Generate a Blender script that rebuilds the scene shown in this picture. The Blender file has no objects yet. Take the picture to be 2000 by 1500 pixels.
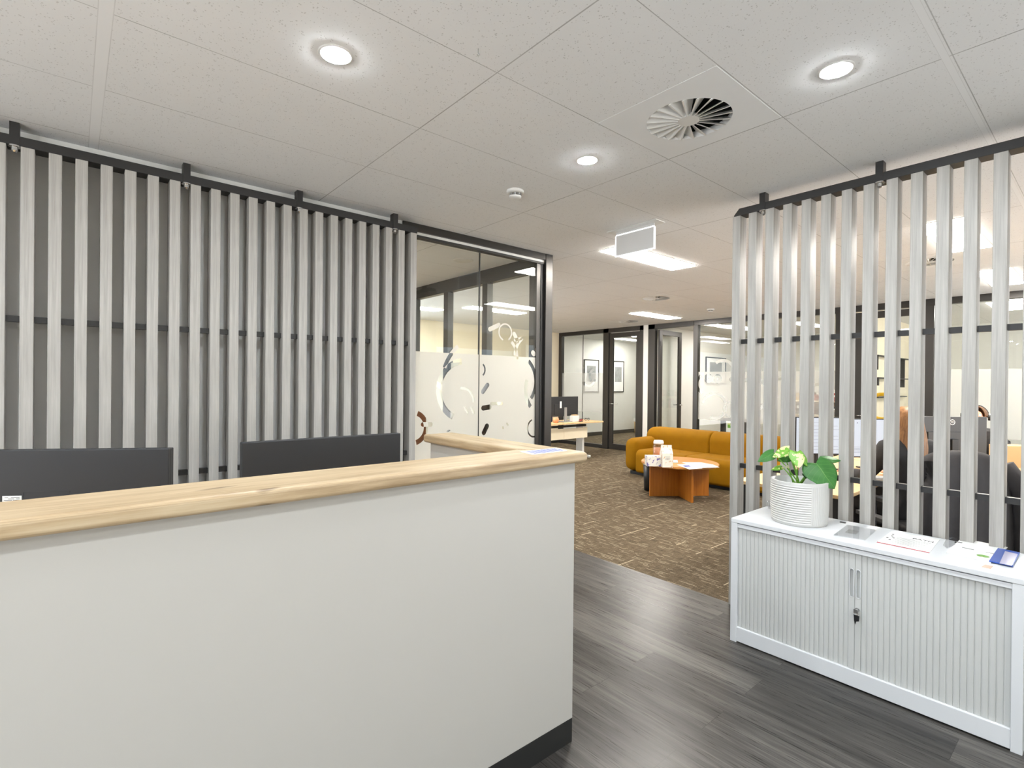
import bpy, bmesh, math, random
from mathutils import Vector, Matrix
random.seed(7)
S = bpy.context.scene
C = S.collection
pi = math.pi
# ------------------------------------------------------------------ camera
F = 1011.22
CAMH = 1.4707
RX = Vector((0.76214437, -0.64732971, 0.0100107))      # image right in world
DN = Vector((0.00567721, -0.0087796, -0.99994534))     # image down in world
FW = Vector((0.64738221, 0.76215954, -0.0030163))      # view direction
cd = bpy.data.cameras.new('camera')
cam = bpy.data.objects.new('camera', cd); C.objects.link(cam)
cd.sensor_fit = 'HORIZONTAL'; cd.sensor_width = 36.0; cd.lens = F / 2000 * 36
cd.clip_start = 0.05; cd.clip_end = 100
M = Matrix((RX, -DN, -FW)).transposed().to_4x4(); M.translation = Vector((0, 0, CAMH))
cam.matrix_world = M
S.camera = cam
def ray(px, py):
    return RX * (px - 1000) + DN * (py - 750) + FW * F
def at(px, py, X=None, Y=None, Z=None, D=None):
    r = ray(px, py)
    if X is not None: t = X / r.x
    elif Y is not None: t = Y / r.y
    elif Z is not None: t = (Z - CAMH) / r.z
    else: t = D / F
    p = r * t; p.z += CAMH
    return p
# ------------------------------------------------------------------ world, view
W = bpy.data.worlds.new('world'); S.world = W; W.use_nodes = True
bgn = W.node_tree.nodes['Background']
# overcast sky above, added bright glow below the horizon to lift the ceilings
_nt = W.node_tree; _tc = _nt.nodes.new('ShaderNodeTexCoord'); _sp = _nt.nodes.new('ShaderNodeSeparateXYZ')
_cr = _nt.nodes.new('ShaderNodeValToRGB'); _mp = _nt.nodes.new('ShaderNodeMapRange')
_nt.links.new(_tc.outputs['Generated'], _sp.inputs[0]); _nt.links.new(_sp.outputs[2], _mp.inputs[0])
_mp.inputs[1].default_value = -1; _mp.inputs[2].default_value = 1
_cr.color_ramp.elements[0].position = 0.49; _cr.color_ramp.elements[0].color = (0.98, 0.985, 1.0, 1)
_cr.color_ramp.elements[1].position = 0.51; _cr.color_ramp.elements[1].color = (0.30, 0.35, 0.40, 1)
_nt.links.new(_mp.outputs[0], _cr.inputs[0]); _nt.links.new(_cr.outputs[0], bgn.inputs[0])
bgn.inputs[1].default_value = 8.8
S.view_settings.view_transform = 'Standard'
S.view_settings.look = 'None'
S.view_settings.gamma = 1.0
S.view_settings.exposure = -0.32
S.cycles.max_bounces = 14
S.cycles.diffuse_bounces = 8
S.cycles.transparent_max_bounces = 24
S.cycles.use_denoising = True
S.cycles.sample_clamp_indirect = 6.0
DL = 950.0          # downlight emission
PL = 84.0           # office ceiling panel emission

# ------------------------------------------------------------------ materials
def new_mat(name):
    m = bpy.data.materials.new(name); m.use_nodes = True
    nt = m.node_tree
    return m, nt, nt.nodes['Principled BSDF']
def srgb(r, g, b):
    f = lambda c: (c / 255 / 12.92) if c / 255 <= 0.04045 else ((c / 255 + 0.055) / 1.055) ** 2.4
    return (f(r), f(g), f(b), 1)
def N(nt, t, **kw):
    n = nt.nodes.new(t)
    for k, v in kw.items(): setattr(n, k, v)
    return n
def mth(nt, op, a, b=None, c=None):
    n = nt.nodes.new('ShaderNodeMath'); n.operation = op
    for i, v in enumerate((a, b, c)):
        if v is None: continue
        if isinstance(v, (int, float)): n.inputs[i].default_value = v
        else: nt.links.new(v, n.inputs[i])
    return n.outputs[0]
def pos(nt):
    g = nt.nodes.new('ShaderNodeNewGeometry'); s = nt.nodes.new('ShaderNodeSeparateXYZ')
    nt.links.new(g.outputs['Position'], s.inputs[0]); return g.outputs['Position'], s.outputs
def objco(nt):
    return nt.nodes.new('ShaderNodeTexCoord').outputs['Object']
def noise(nt, vec, scale=(1, 1, 1), s=5.0, detail=4, rough=0.5):
    mp = nt.nodes.new('ShaderNodeMapping'); mp.inputs['Scale'].default_value = scale
    nt.links.new(vec, mp.inputs[0])
    n = nt.nodes.new('ShaderNodeTexNoise'); n.inputs['Scale'].default_value = s
    n.inputs['Detail'].default_value = detail; n.inputs['Roughness'].default_value = rough
    nt.links.new(mp.outputs[0], n.inputs[0]); return n.outputs[0]
def ramp(nt, fac, stops):
    r = nt.nodes.new('ShaderNodeValToRGB'); e = r.color_ramp.elements
    while len(e) < len(stops): e.new(0.5)
    for el, (p, c) in zip(e, stops):
        el.position = p; el.color = c
    nt.links.new(fac, r.inputs[0]); return r.outputs[0]
def mixc(nt, fac, a, b):
    n = nt.nodes.new('ShaderNodeMix'); n.data_type = 'RGBA'
    if isinstance(fac, (int, float)): n.inputs[0].default_value = fac
    else: nt.links.new(fac, n.inputs[0])
    for i, v in ((6, a), (7, b)):
        if isinstance(v, tuple): n.inputs[i].default_value = v
        else: nt.links.new(v, n.inputs[i])
    return n.outputs[2]
def bump(nt, bs, h, strength=0.2, dist=0.002):
    b = nt.nodes.new('ShaderNodeBump'); b.inputs['Strength'].default_value = strength
    b.inputs['Distance'].default_value = dist
    nt.links.new(h, b.inputs['Height']); nt.links.new(b.outputs[0], bs.inputs['Normal'])
def plain(name, col, rough=0.5, metal=0.0, var=0.04, vs=6.0, spec=0.5, bmp=0.0, bs_=200, emit=0, ecol=None):
    m, nt, bs = new_mat(name)
    n = noise(nt, objco(nt), s=vs)
    a = tuple(min(1, c * (1 - var)) for c in col[:3]) + (1,)
    b = tuple(min(1, c * (1 + var)) for c in col[:3]) + (1,)
    nt.links.new(mixc(nt, n, a, b), bs.inputs['Base Color'])
    bs.inputs['Roughness'].default_value = rough; bs.inputs['Metallic'].default_value = metal
    bs.inputs['Specular IOR Level'].default_value = spec
    if bmp: bump(nt, bs, noise(nt, objco(nt), s=bs_), bmp, 0.001)
    if emit:
        bs.inputs['Emission Color'].default_value = ecol or col; bs.inputs['Emission Strength'].default_value = emit
    return m
def wood(name, c1, c2, axis='z', rough=0.5, scale=1.0, spec=0.4, world=False, lo=0.35, hi=0.7):
    m, nt, bs = new_mat(name)
    v = pos(nt)[0] if world else objco(nt)
    sc = {'x': (1.2, 22, 22), 'y': (22, 1.2, 22), 'z': (22, 22, 1.2)}[axis]
    sc2 = {'x': (3, 120, 120), 'y': (120, 3, 120), 'z': (120, 120, 3)}[axis]
    n1 = noise(nt, v, tuple(s * scale for s in sc), 1.6, 6, 0.6)
    n2 = noise(nt, v, tuple(s * scale for s in sc2), 1.0, 3, 0.6)
    f = mth(nt, 'ADD', mth(nt, 'MULTIPLY', n1, 0.65), mth(nt, 'MULTIPLY', n2, 0.35))
    nt.links.new(ramp(nt, f, [(lo, c1), (hi, c2)]), bs.inputs['Base Color'])
    bs.inputs['Roughness'].default_value = rough; bs.inputs['Specular IOR Level'].default_value = spec
    bump(nt, bs, n2, 0.08, 0.001)
    return m
def emis(name, col, st):
    m, nt, bs = new_mat(name)
    bs.inputs['Base Color'].default_value = (0.8, 0.8, 0.8, 1)
    bs.inputs['Emission Color'].default_value = col; bs.inputs['Emission Strength'].default_value = st
    return m
def glassmat(name, tint=(0.97, 0.985, 0.975, 1), ior=1.4):
    m = bpy.data.materials.new(name); m.use_nodes = True; nt = m.node_tree
    nt.nodes.remove(nt.nodes['Principled BSDF']); out = nt.nodes['Material Output']
    t = nt.nodes.new('ShaderNodeBsdfTransparent'); t.inputs[0].default_value = tint
    g = nt.nodes.new('ShaderNodeBsdfGlossy'); g.inputs['Roughness'].default_value = 0.0
    g.inputs['Color'].default_value = (1, 1, 1, 1)
    ge = nt.nodes.new('ShaderNodeNewGeometry'); dp = nt.nodes.new('ShaderNodeVectorMath'); dp.operation = 'DOT_PRODUCT'
    nt.links.new(ge.outputs['Incoming'], dp.inputs[0]); nt.links.new(ge.outputs['Normal'], dp.inputs[1])
    f0 = ((ior - 1) / (ior + 1)) ** 2
    fr = mth(nt, 'ADD', mth(nt, 'MULTIPLY', mth(nt, 'POWER', mth(nt, 'SUBTRACT', 1.0, mth(nt, 'ABSOLUTE', dp.outputs['Value'])), 5.0), 1 - f0), f0)
    mx = nt.nodes.new('ShaderNodeMixShader')
    nt.links.new(fr, mx.inputs[0]); nt.links.new(t.outputs[0], mx.inputs[1]); nt.links.new(g.outputs[0], mx.inputs[2])
    nt.links.new(mx.outputs[0], out.inputs[0]); return m
def filmmat(name, axis, arcs, top, bottom, alpha, col=(0.86, 0.84, 0.78, 1), trans=0.5):
    """frosted vinyl: a band between bottom and top, arcs swap frosted and clear.
    arcs: (u, v, r, halfwidth, a0, a1) ring parts, or ('c', u0, v0, u1, v1, halfwidth) capsules"""
    m = bpy.data.materials.new(name); m.use_nodes = True; nt = m.node_tree
    nt.nodes.remove(nt.nodes['Principled BSDF']); out = nt.nodes['Material Output']
    _, s = pos(nt); u = s[0] if axis == 'x' else s[1]; v = s[2]
    mask = mth(nt, 'MULTIPLY', mth(nt, 'LESS_THAN', v, top), mth(nt, 'GREATER_THAN', v, bottom))
    for a in arcs:
        if a[0] == 'c':
            _, u0, v0, u1, v1, hw = a
            dx, dy = u1 - u0, v1 - v0; L2 = dx * dx + dy * dy + 1e-9
            pu = mth(nt, 'SUBTRACT', u, u0); pv = mth(nt, 'SUBTRACT', v, v0)
            t = mth(nt, 'DIVIDE', mth(nt, 'ADD', mth(nt, 'MULTIPLY', pu, dx), mth(nt, 'MULTIPLY', pv, dy)), L2)
            t = mth(nt, 'MINIMUM', mth(nt, 'MAXIMUM', t, 0.0), 1.0)
            eu = mth(nt, 'SUBTRACT', pu, mth(nt, 'MULTIPLY', t, dx)); ev = mth(nt, 'SUBTRACT', pv, mth(nt, 'MULTIPLY', t, dy))
            d = mth(nt, 'SQRT', mth(nt, 'ADD', mth(nt, 'MULTIPLY', eu, eu), mth(nt, 'MULTIPLY', ev, ev)))
            k = mth(nt, 'LESS_THAN', d, hw)
        else:
            cu, cv, r, hw, a0, a1 = a
            eu = mth(nt, 'SUBTRACT', u, cu); ev = mth(nt, 'SUBTRACT', v, cv)
            d = mth(nt, 'SQRT', mth(nt, 'ADD', mth(nt, 'MULTIPLY', eu, eu), mth(nt, 'MULTIPLY', ev, ev)))
            k = mth(nt, 'LESS_THAN', mth(nt, 'ABSOLUTE', mth(nt, 'SUBTRACT', d, r)), hw)
            if a1 - a0 < 359:
                mid = math.radians((a0 + a1) / 2); half = math.radians((a1 - a0) / 2)
                dot = mth(nt, 'ADD', mth(nt, 'MULTIPLY', eu, math.cos(mid)), mth(nt, 'MULTIPLY', ev, math.sin(mid)))
                cs = mth(nt, 'DIVIDE', dot, mth(nt, 'MAXIMUM', d, 1e-4))
                k = mth(nt, 'MULTIPLY', k, mth(nt, 'GREATER_THAN', cs, math.cos(half)))
        mask = mth(nt, 'ABSOLUTE', mth(nt, 'SUBTRACT', mask, k))
    tr = nt.nodes.new('ShaderNodeBsdfTransparent')
    df = nt.nodes.new('ShaderNodeBsdfDiffuse'); df.inputs[0].default_value = col
    tl = nt.nodes.new('ShaderNodeBsdfTranslucent'); tl.inputs[0].default_value = col
    m1 = nt.nodes.new('ShaderNodeMixShader'); m1.inputs[0].default_value = trans
    nt.links.new(df.outputs[0], m1.inputs[1]); nt.links.new(tl.outputs[0], m1.inputs[2])
    m2 = nt.nodes.new('ShaderNodeMixShader')
    nt.links.new(mth(nt, 'MULTIPLY', mask, alpha), m2.inputs[0])
    nt.links.new(tr.outputs[0], m2.inputs[1]); nt.links.new(m1.outputs[0], m2.inputs[2])
    nt.links.new(m2.outputs[0], out.inputs[0]); return m

# ceiling tiles: pores, thin joints at 1.2 x 0.6 m, wide tee strips
def ceiling_mat():
    m, nt, bs = new_mat('mineral_fibre_tile')
    p, s = pos(nt)
    def line(sock, off, per, hw):
        t = mth(nt, 'FRACT', mth(nt, 'ADD', mth(nt, 'DIVIDE', mth(nt, 'SUBTRACT', sock, off), per), 0.5))
        d = mth(nt, 'MULTIPLY', mth(nt, 'ABSOLUTE', mth(nt, 'SUBTRACT', t, 0.5)), per)
        return mth(nt, 'LESS_THAN', d, hw)
    def near(sock, c, a, b):
        d = mth(nt, 'ABSOLUTE', mth(nt, 'SUBTRACT', sock, c))
        return mth(nt, 'MULTIPLY', mth(nt, 'LESS_THAN', d, b), mth(nt, 'GREATER_THAN', d, a))
    ln = mth(nt, 'MAXIMUM', line(s[0], 1.279, 1.2, 0.0028), line(s[1], 1.016, 0.6, 0.0018))
    tee = mth(nt, 'MAXIMUM', near(s[0], 0.079, -1, 0.022), near(s[1], 0.437, -1, 0.012))
    teel = mth(nt, 'MAXIMUM', near(s[0], 0.079, 0.019, 0.022), near(s[1], 0.437, 0.0105, 0.012))
    vo = nt.nodes.new('ShaderNodeTexVoronoi'); vo.inputs['Scale'].default_value = 95
    nt.links.new(p, vo.inputs[0])
    nz = noise(nt, p, s=40)
    dots = mth(nt, 'LESS_THAN', vo.outputs[0], mth(nt, 'MULTIPLY', mth(nt, 'MAXIMUM', mth(nt, 'SUBTRACT', nz, 0.34), 0), 1.0))
    base = mixc(nt, noise(nt, p, s=3), (0.86, 0.868, 0.872, 1), (0.90, 0.908, 0.912, 1))
    c = mixc(nt, mth(nt, 'MULTIPLY', dots, 0.33), base, (0.25, 0.24, 0.22, 1))
    c = mixc(nt, tee, c, (0.90, 0.908, 0.912, 1))
    wob = mth(nt, 'MULTIPLY', mth(nt, 'ADD', mth(nt, 'MULTIPLY', noise(nt, p, s=2.5), 1.3), 0.0), 0.75)
    c = mixc(nt, mth(nt, 'MULTIPLY', mth(nt, 'MAXIMUM', mth(nt, 'MULTIPLY', ln, mth(nt, 'SUBTRACT', 1.0, tee)), mth(nt, 'MULTIPLY', teel, 0.4)), wob), c, (0.16, 0.15, 0.14, 1))
    nt.links.new(c, bs.inputs['Base Color'])
    bs.inputs['Roughness'].default_value = 0.9; bs.inputs['Specular IOR Level'].default_value = 0.15
    return m
def vinyl_mat():
    m, nt, bs = new_mat('vinyl_plank')
    p, s = pos(nt)
    cb = nt.nodes.new('ShaderNodeCombineXYZ')
    nt.links.new(mth(nt, 'ADD', s[1], 20.313), cb.inputs[0]); nt.links.new(mth(nt, 'ADD', s[0], 9.75 - 2.444 + 0.0), cb.inputs[1])
    br = nt.nodes.new('ShaderNodeTexBrick'); nt.links.new(cb.outputs[0], br.inputs[0])
    br.offset = 0.41; br.offset_frequency = 2; br.inputs['Scale'].default_value = 1.0
    br.inputs['Mortar Size'].default_value = 0.0011; br.inputs['Mortar Smooth'].default_value = 0.1
    br.inputs['Brick Width'].default_value = 1.22; br.inputs['Row Height'].default_value = 0.195
    br.inputs['Color1'].default_value = (0.22, 0.22, 0.22, 1); br.inputs['Color2'].default_value = (0.78, 0.78, 0.78, 1)
    br.inputs['Mortar'].default_value = (0.5, 0.5, 0.5, 1)
    rnd = mth(nt, 'MULTIPLY', br.outputs[0], 7.3)
    cb2 = nt.nodes.new('ShaderNodeCombineXYZ')
    nt.links.new(s[0], cb2.inputs[0]); nt.links.new(s[1], cb2.inputs[1]); nt.links.new(rnd, cb2.inputs[2])
    g1 = noise(nt, cb2.outputs[0], (26, 1.3, 3), 1.0, 8, 0.65)
    g2 = noise(nt, cb2.outputs[0], (160, 5, 3), 1.0, 4, 0.6)
    g3 = noise(nt, cb2.outputs[0], (3.5, 1.0, 1), 1.0, 3, 0.5)
    f = mth(nt, 'ADD', mth(nt, 'MULTIPLY', g1, 0.45), mth(nt, 'ADD', mth(nt, 'MULTIPLY', g2, 0.25), mth(nt, 'ADD', mth(nt, 'MULTIPLY', g3, 0.2), mth(nt, 'MULTIPLY', br.outputs[0], 0.12))))
    col = ramp(nt, f, [(0.38, (0.026, 0.0235, 0.022, 1)), (0.5, (0.062, 0.057, 0.053, 1)), (0.64, (0.15, 0.139, 0.126, 1))])
    col = mixc(nt, mth(nt, 'MULTIPLY', br.outputs['Fac'], 0.8), col, (0.018, 0.016, 0.014, 1))
    nt.links.new(col, bs.inputs['Base Color'])
    bs.inputs['Specular IOR Level'].default_value = 0.25
    nt.links.new(mth(nt, 'ADD', mth(nt, 'MULTIPLY', g2, 0.20), 0.20), bs.inputs['Roughness'])
    bump(nt, bs, mth(nt, 'SUBTRACT', g2, mth(nt, 'MULTIPLY', br.outputs['Fac'], 1.5)), 0.12, 0.001)
    return m
def carpet_mat():
    m, nt, bs = new_mat('carpet_tile')
    p, s = pos(nt)
    fine = noise(nt, p, (1, 1, 1), 170, 3, 0.8)
    mid = noise(nt, p, (9, 30, 1), 1.0, 4, 0.7)
    rib = noise(nt, p, (95, 9, 1), 1.0, 3, 0.7)
    f = mth(nt, 'ADD', mth(nt, 'MULTIPLY', fine, 0.45), mth(nt, 'ADD', mth(nt, 'MULTIPLY', rib, 0.35), mth(nt, 'MULTIPLY', mid, 0.2)))
    col = ramp(nt, f, [(0.38, (0.030, 0.0225, 0.014, 1)), (0.52, (0.118, 0.090, 0.058, 1)), (0.65, (0.31, 0.25, 0.17, 1))])
    # pale thread dashes: most along Y, few along X
    def dash(sock, other, per, ln, th, hw):
        cell = mth(nt, 'FLOOR', mth(nt, 'DIVIDE', sock, per))
        cb = nt.nodes.new('ShaderNodeCombineXYZ')
        nt.links.new(mth(nt, 'MULTIPLY', cell, 7.31), cb.inputs[0]); nt.links.new(mth(nt, 'DIVIDE', other, ln), cb.inputs[1])
        n = nt.nodes.new('ShaderNodeTexNoise'); n.inputs['Scale'].default_value = 1.0; n.inputs['Detail'].default_value = 1.0
        nt.links.new(cb.outputs[0], n.inputs[0])
        d = mth(nt, 'ABSOLUTE', mth(nt, 'SUBTRACT', mth(nt, 'FRACT', mth(nt, 'DIVIDE', sock, per)), 0.5))
        return mth(nt, 'MULTIPLY', mth(nt, 'GREATER_THAN', n.outputs[0], th), mth(nt, 'LESS_THAN', d, hw))
    d1 = dash(s[0], s[1], 0.026, 0.17, 0.57, 0.085)
    d2 = dash(s[1], s[0], 0.25, 0.40, 0.56, 0.018)
    d = mth(nt, 'MULTIPLY', mth(nt, 'MAXIMUM', d1, d2), mth(nt, 'ADD', mth(nt, 'MULTIPLY', fine, 0.7), 0.35))
    col = mixc(nt, d, col, (0.56, 0.475, 0.34, 1))
    nt.links.new(col, bs.inputs['Base Color']); bs.inputs['Roughness'].default_value = 0.95
    bs.inputs['Specular IOR Level'].default_value = 0.1
    bump(nt, bs, fine, 0.5, 0.004)
    return m
def counter_mat(name, axis):
    m, nt, bs = new_mat(name)
    v = objco(nt); sp = nt.nodes.new('ShaderNodeSeparateXYZ'); nt.links.new(v, sp.inputs[0])
    cr = sp.outputs[1] if axis == 'x' else sp.outputs[0]
    stave = mth(nt, 'FLOOR', mth(nt, 'DIVIDE', cr, 0.055))
    cb = nt.nodes.new('ShaderNodeCombineXYZ')
    for i in range(3): nt.links.new(sp.outputs[i], cb.inputs[i])
    ad = nt.nodes.new('ShaderNodeVectorMath'); ad.operation = 'ADD'
    c2 = nt.nodes.new('ShaderNodeCombineXYZ'); nt.links.new(mth(nt, 'MULTIPLY', stave, 3.7), c2.inputs[0]); nt.links.new(mth(nt, 'MULTIPLY', stave, 1.7), c2.inputs[1])
    nt.links.new(cb.outputs[0], ad.inputs[0]); nt.links.new(c2.outputs[0], ad.inputs[1])
    sc = (1.5, 14, 14) if axis == 'x' else (14, 1.5, 14)
    sc2 = (6, 130, 130) if axis == 'x' else (130, 6, 130)
    n1 = noise(nt, ad.outputs[0], sc, 1.5, 6, 0.6); n2 = noise(nt, v, sc2, 1.0, 3, 0.6)
    f = mth(nt, 'ADD', mth(nt, 'MULTIPLY', n1, 0.7), mth(nt, 'MULTIPLY', n2, 0.3))
    col = ramp(nt, f, [(0.33, srgb(150, 126, 94)), (0.5, srgb(182, 159, 126)), (0.68, srgb(200, 182, 152))])
    if axis == 'x':                      # two dark bark streaks the timber has near its front edge
        for (x0, y0, z0, L, wd) in ((0.285, 1.50, 1.19, 0.055, 0.010), (0.385, 1.415, 1.175, 0.035, 0.009)):
            g, s = pos(nt)
            dx = mth(nt, 'DIVIDE', mth(nt, 'SUBTRACT', s[0], x0), L); dy = mth(nt, 'DIVIDE', mth(nt, 'SUBTRACT', mth(nt, 'ADD', s[1], mth(nt, 'MULTIPLY', s[0], -0.12)), y0 - 0.12 * x0), wd)
            dd = mth(nt, 'ADD', mth(nt, 'MULTIPLY', dx, dx), mth(nt, 'MULTIPLY', dy, dy))
            k = mth(nt, 'MAXIMUM', mth(nt, 'SUBTRACT', 1.0, dd), 0.0)
            col = mixc(nt, mth(nt, 'MULTIPLY', k, 0.8), col, srgb(92, 68, 42))
    nt.links.new(col, bs.inputs['Base Color']); bs.inputs['Roughness'].default_value = 0.42
    bs.inputs['Specular IOR Level'].default_value = 0.5
    return m

M_ceil = ceiling_mat(); M_vinyl = vinyl_mat(); M_carpet = carpet_mat()
M_wall = plain('wall_paint', srgb(226, 225, 220), 0.7, bmp=0.05)
M_wallgrey = plain('pale_blue_grey_wall_paint', srgb(226, 226, 226), 0.55, bmp=0.05)
M_cream = plain('cream_wall_paint', srgb(238, 226, 200), 0.7, bmp=0.05)
M_whitetrim = plain('white_trim_paint', srgb(230, 230, 226), 0.5)
M_slat = wood('limed_timber_laminate', srgb(150, 147, 142), srgb(192, 190, 185), 'z', 0.45)
M_black = plain('black_powder_coat', srgb(35, 34, 34), 0.45, bmp=0.1)
M_chrome = plain('chrome', (0.75, 0.75, 0.75, 1), 0.15, 1.0)
M_frame = plain('bronze_anodised_aluminium', srgb(66, 64, 62), 0.35, 0.6, bmp=0.03)
M_framedk = plain('dark_gasket', srgb(38, 37, 36), 0.5)
M_glass = glassmat('clear_glass')
M_deskwhite = plain('white_desk_laminate', srgb(189, 186, 180), 0.42, spec=0.35, var=0.01)
M_kick = plain('black_kickboard', srgb(38, 38, 37), 0.45)
M_cx = counter_mat('oak_counter_lengthwise', 'x'); M_cy = counter_mat('oak_counter_crosswise', 'y')
M_plastic = plain('dark_monitor_plastic', srgb(40, 41, 44), 0.55, bmp=0.15, bs_=400)
M_plasticb = plain('black_plastic', srgb(30, 30, 31), 0.4)
M_cabw = plain('white_powder_coated_steel', srgb(222, 224, 227), 0.32, spec=0.5, var=0.008)
M_tamb = plain('white_tambour_plastic', srgb(202, 203, 201), 0.45, var=0.01)
M_pot = plain('white_glazed_ceramic', srgb(212, 212, 210), 0.28, spec=0.5)
M_soil = plain('potting_soil', (0.03, 0.02, 0.014, 1), 0.95, var=0.5, vs=80)
M_dl = emis('downlight_diffuser', (0.90, 0.96, 1.0, 1), DL)
M_panel = emis('light_panel_diffuser', (1.0, 0.95, 0.88, 1), PL * 1.1)
M_panelr = emis('cool_light_panel_diffuser', (1.0, 0.97, 0.92, 1), PL * 0.55)
M_wmetal = plain('white_metal', srgb(228, 228, 225), 0.4)
M_vel = plain('mustard_velvet', srgb(140, 97, 0), 0.8, spec=0.15, var=0.12, vs=9, bmp=0.2, bs_=300)
M_vel.node_tree.nodes['Principled BSDF'].inputs['Sheen Weight'].default_value = 0.0
M_vel.node_tree.nodes['Principled BSDF'].inputs['Sheen Tint'].default_value = (1.0, 0.72, 0.25, 1)
M_beech = wood('beech_veneer', srgb(168, 98, 26), srgb(196, 124, 44), 'z', 0.4)
M_beecht = wood('beech_table_top', srgb(186, 124, 56), srgb(210, 152, 84), 'x', 0.35)
M_desktop = wood('maple_desktop', srgb(214, 176, 124), srgb(236, 206, 160), 'y', 0.4)
M_paper = plain('white_paper', srgb(240, 240, 238), 0.6, var=0.01)
M_ink = plain('blue_ink', srgb(52, 66, 150), 0.6)
M_inkk = plain('dark_ink', srgb(60, 60, 64), 0.6)
M_inkr = plain('crimson_ink', srgb(176, 40, 66), 0.6)
M_bluecov = plain('blue_brochure_cover', srgb(48, 84, 170), 0.3)
M_card = plain('tan_card', srgb(190, 160, 140), 0.5)
M_acr = glassmat('clear_acrylic', (0.96, 0.965, 0.97, 1), 1.5)
M_skin = plain('skin', srgb(224, 168, 138), 0.55)
M_hair = wood('auburn_hair', srgb(112, 74, 42), srgb(186, 134, 84), 'z', 0.45, 2.0)
M_hairb = plain('brown_hair', srgb(110, 80, 56), 0.5)
M_dark = plain('black_fabric', srgb(46, 45, 46), 0.85, var=0.15, vs=30, bmp=0.3)
M_charc = plain('charcoal_jacket_fabric', srgb(66, 64, 66), 0.85, var=0.15, vs=25, bmp=0.3)
M_grey = plain('grey_plastic', srgb(150, 150, 148), 0.4)
M_screen = emis('lit_screen', (0.84, 0.90, 1.0, 1), 0.95)
M_screen.node_tree.nodes['Principled BSDF'].inputs['Base Color'].default_value = (0.05, 0.05, 0.06, 1)
M_screenoff = plain('dark_screen', (0.01, 0.01, 0.012, 1), 0.15)
M_kraft = plain('kraft_cardboard', srgb(204, 172, 126), 0.8)
M_yell = plain('yellow_plastic', srgb(240, 190, 40), 0.35)
M_red = plain('red_cover', srgb(170, 50, 44), 0.5)
M_orange = plain('terracotta', srgb(214, 150, 110), 0.6)
M_navy = plain('navy_fabric', srgb(36, 38, 70), 0.8)
M_exit = plain('white_acrylic_panel', srgb(214, 214, 214), 0.35)
M_exitedge = emis('lit_acrylic_edge', (0.95, 0.98, 1.0, 1), 1.6)
M_art = plain('grey_photograph_print', srgb(150, 152, 152), 0.5, var=0.6, vs=7)
M_duct = plain('duct_interior', srgb(40, 42, 42), 0.8)

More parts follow.
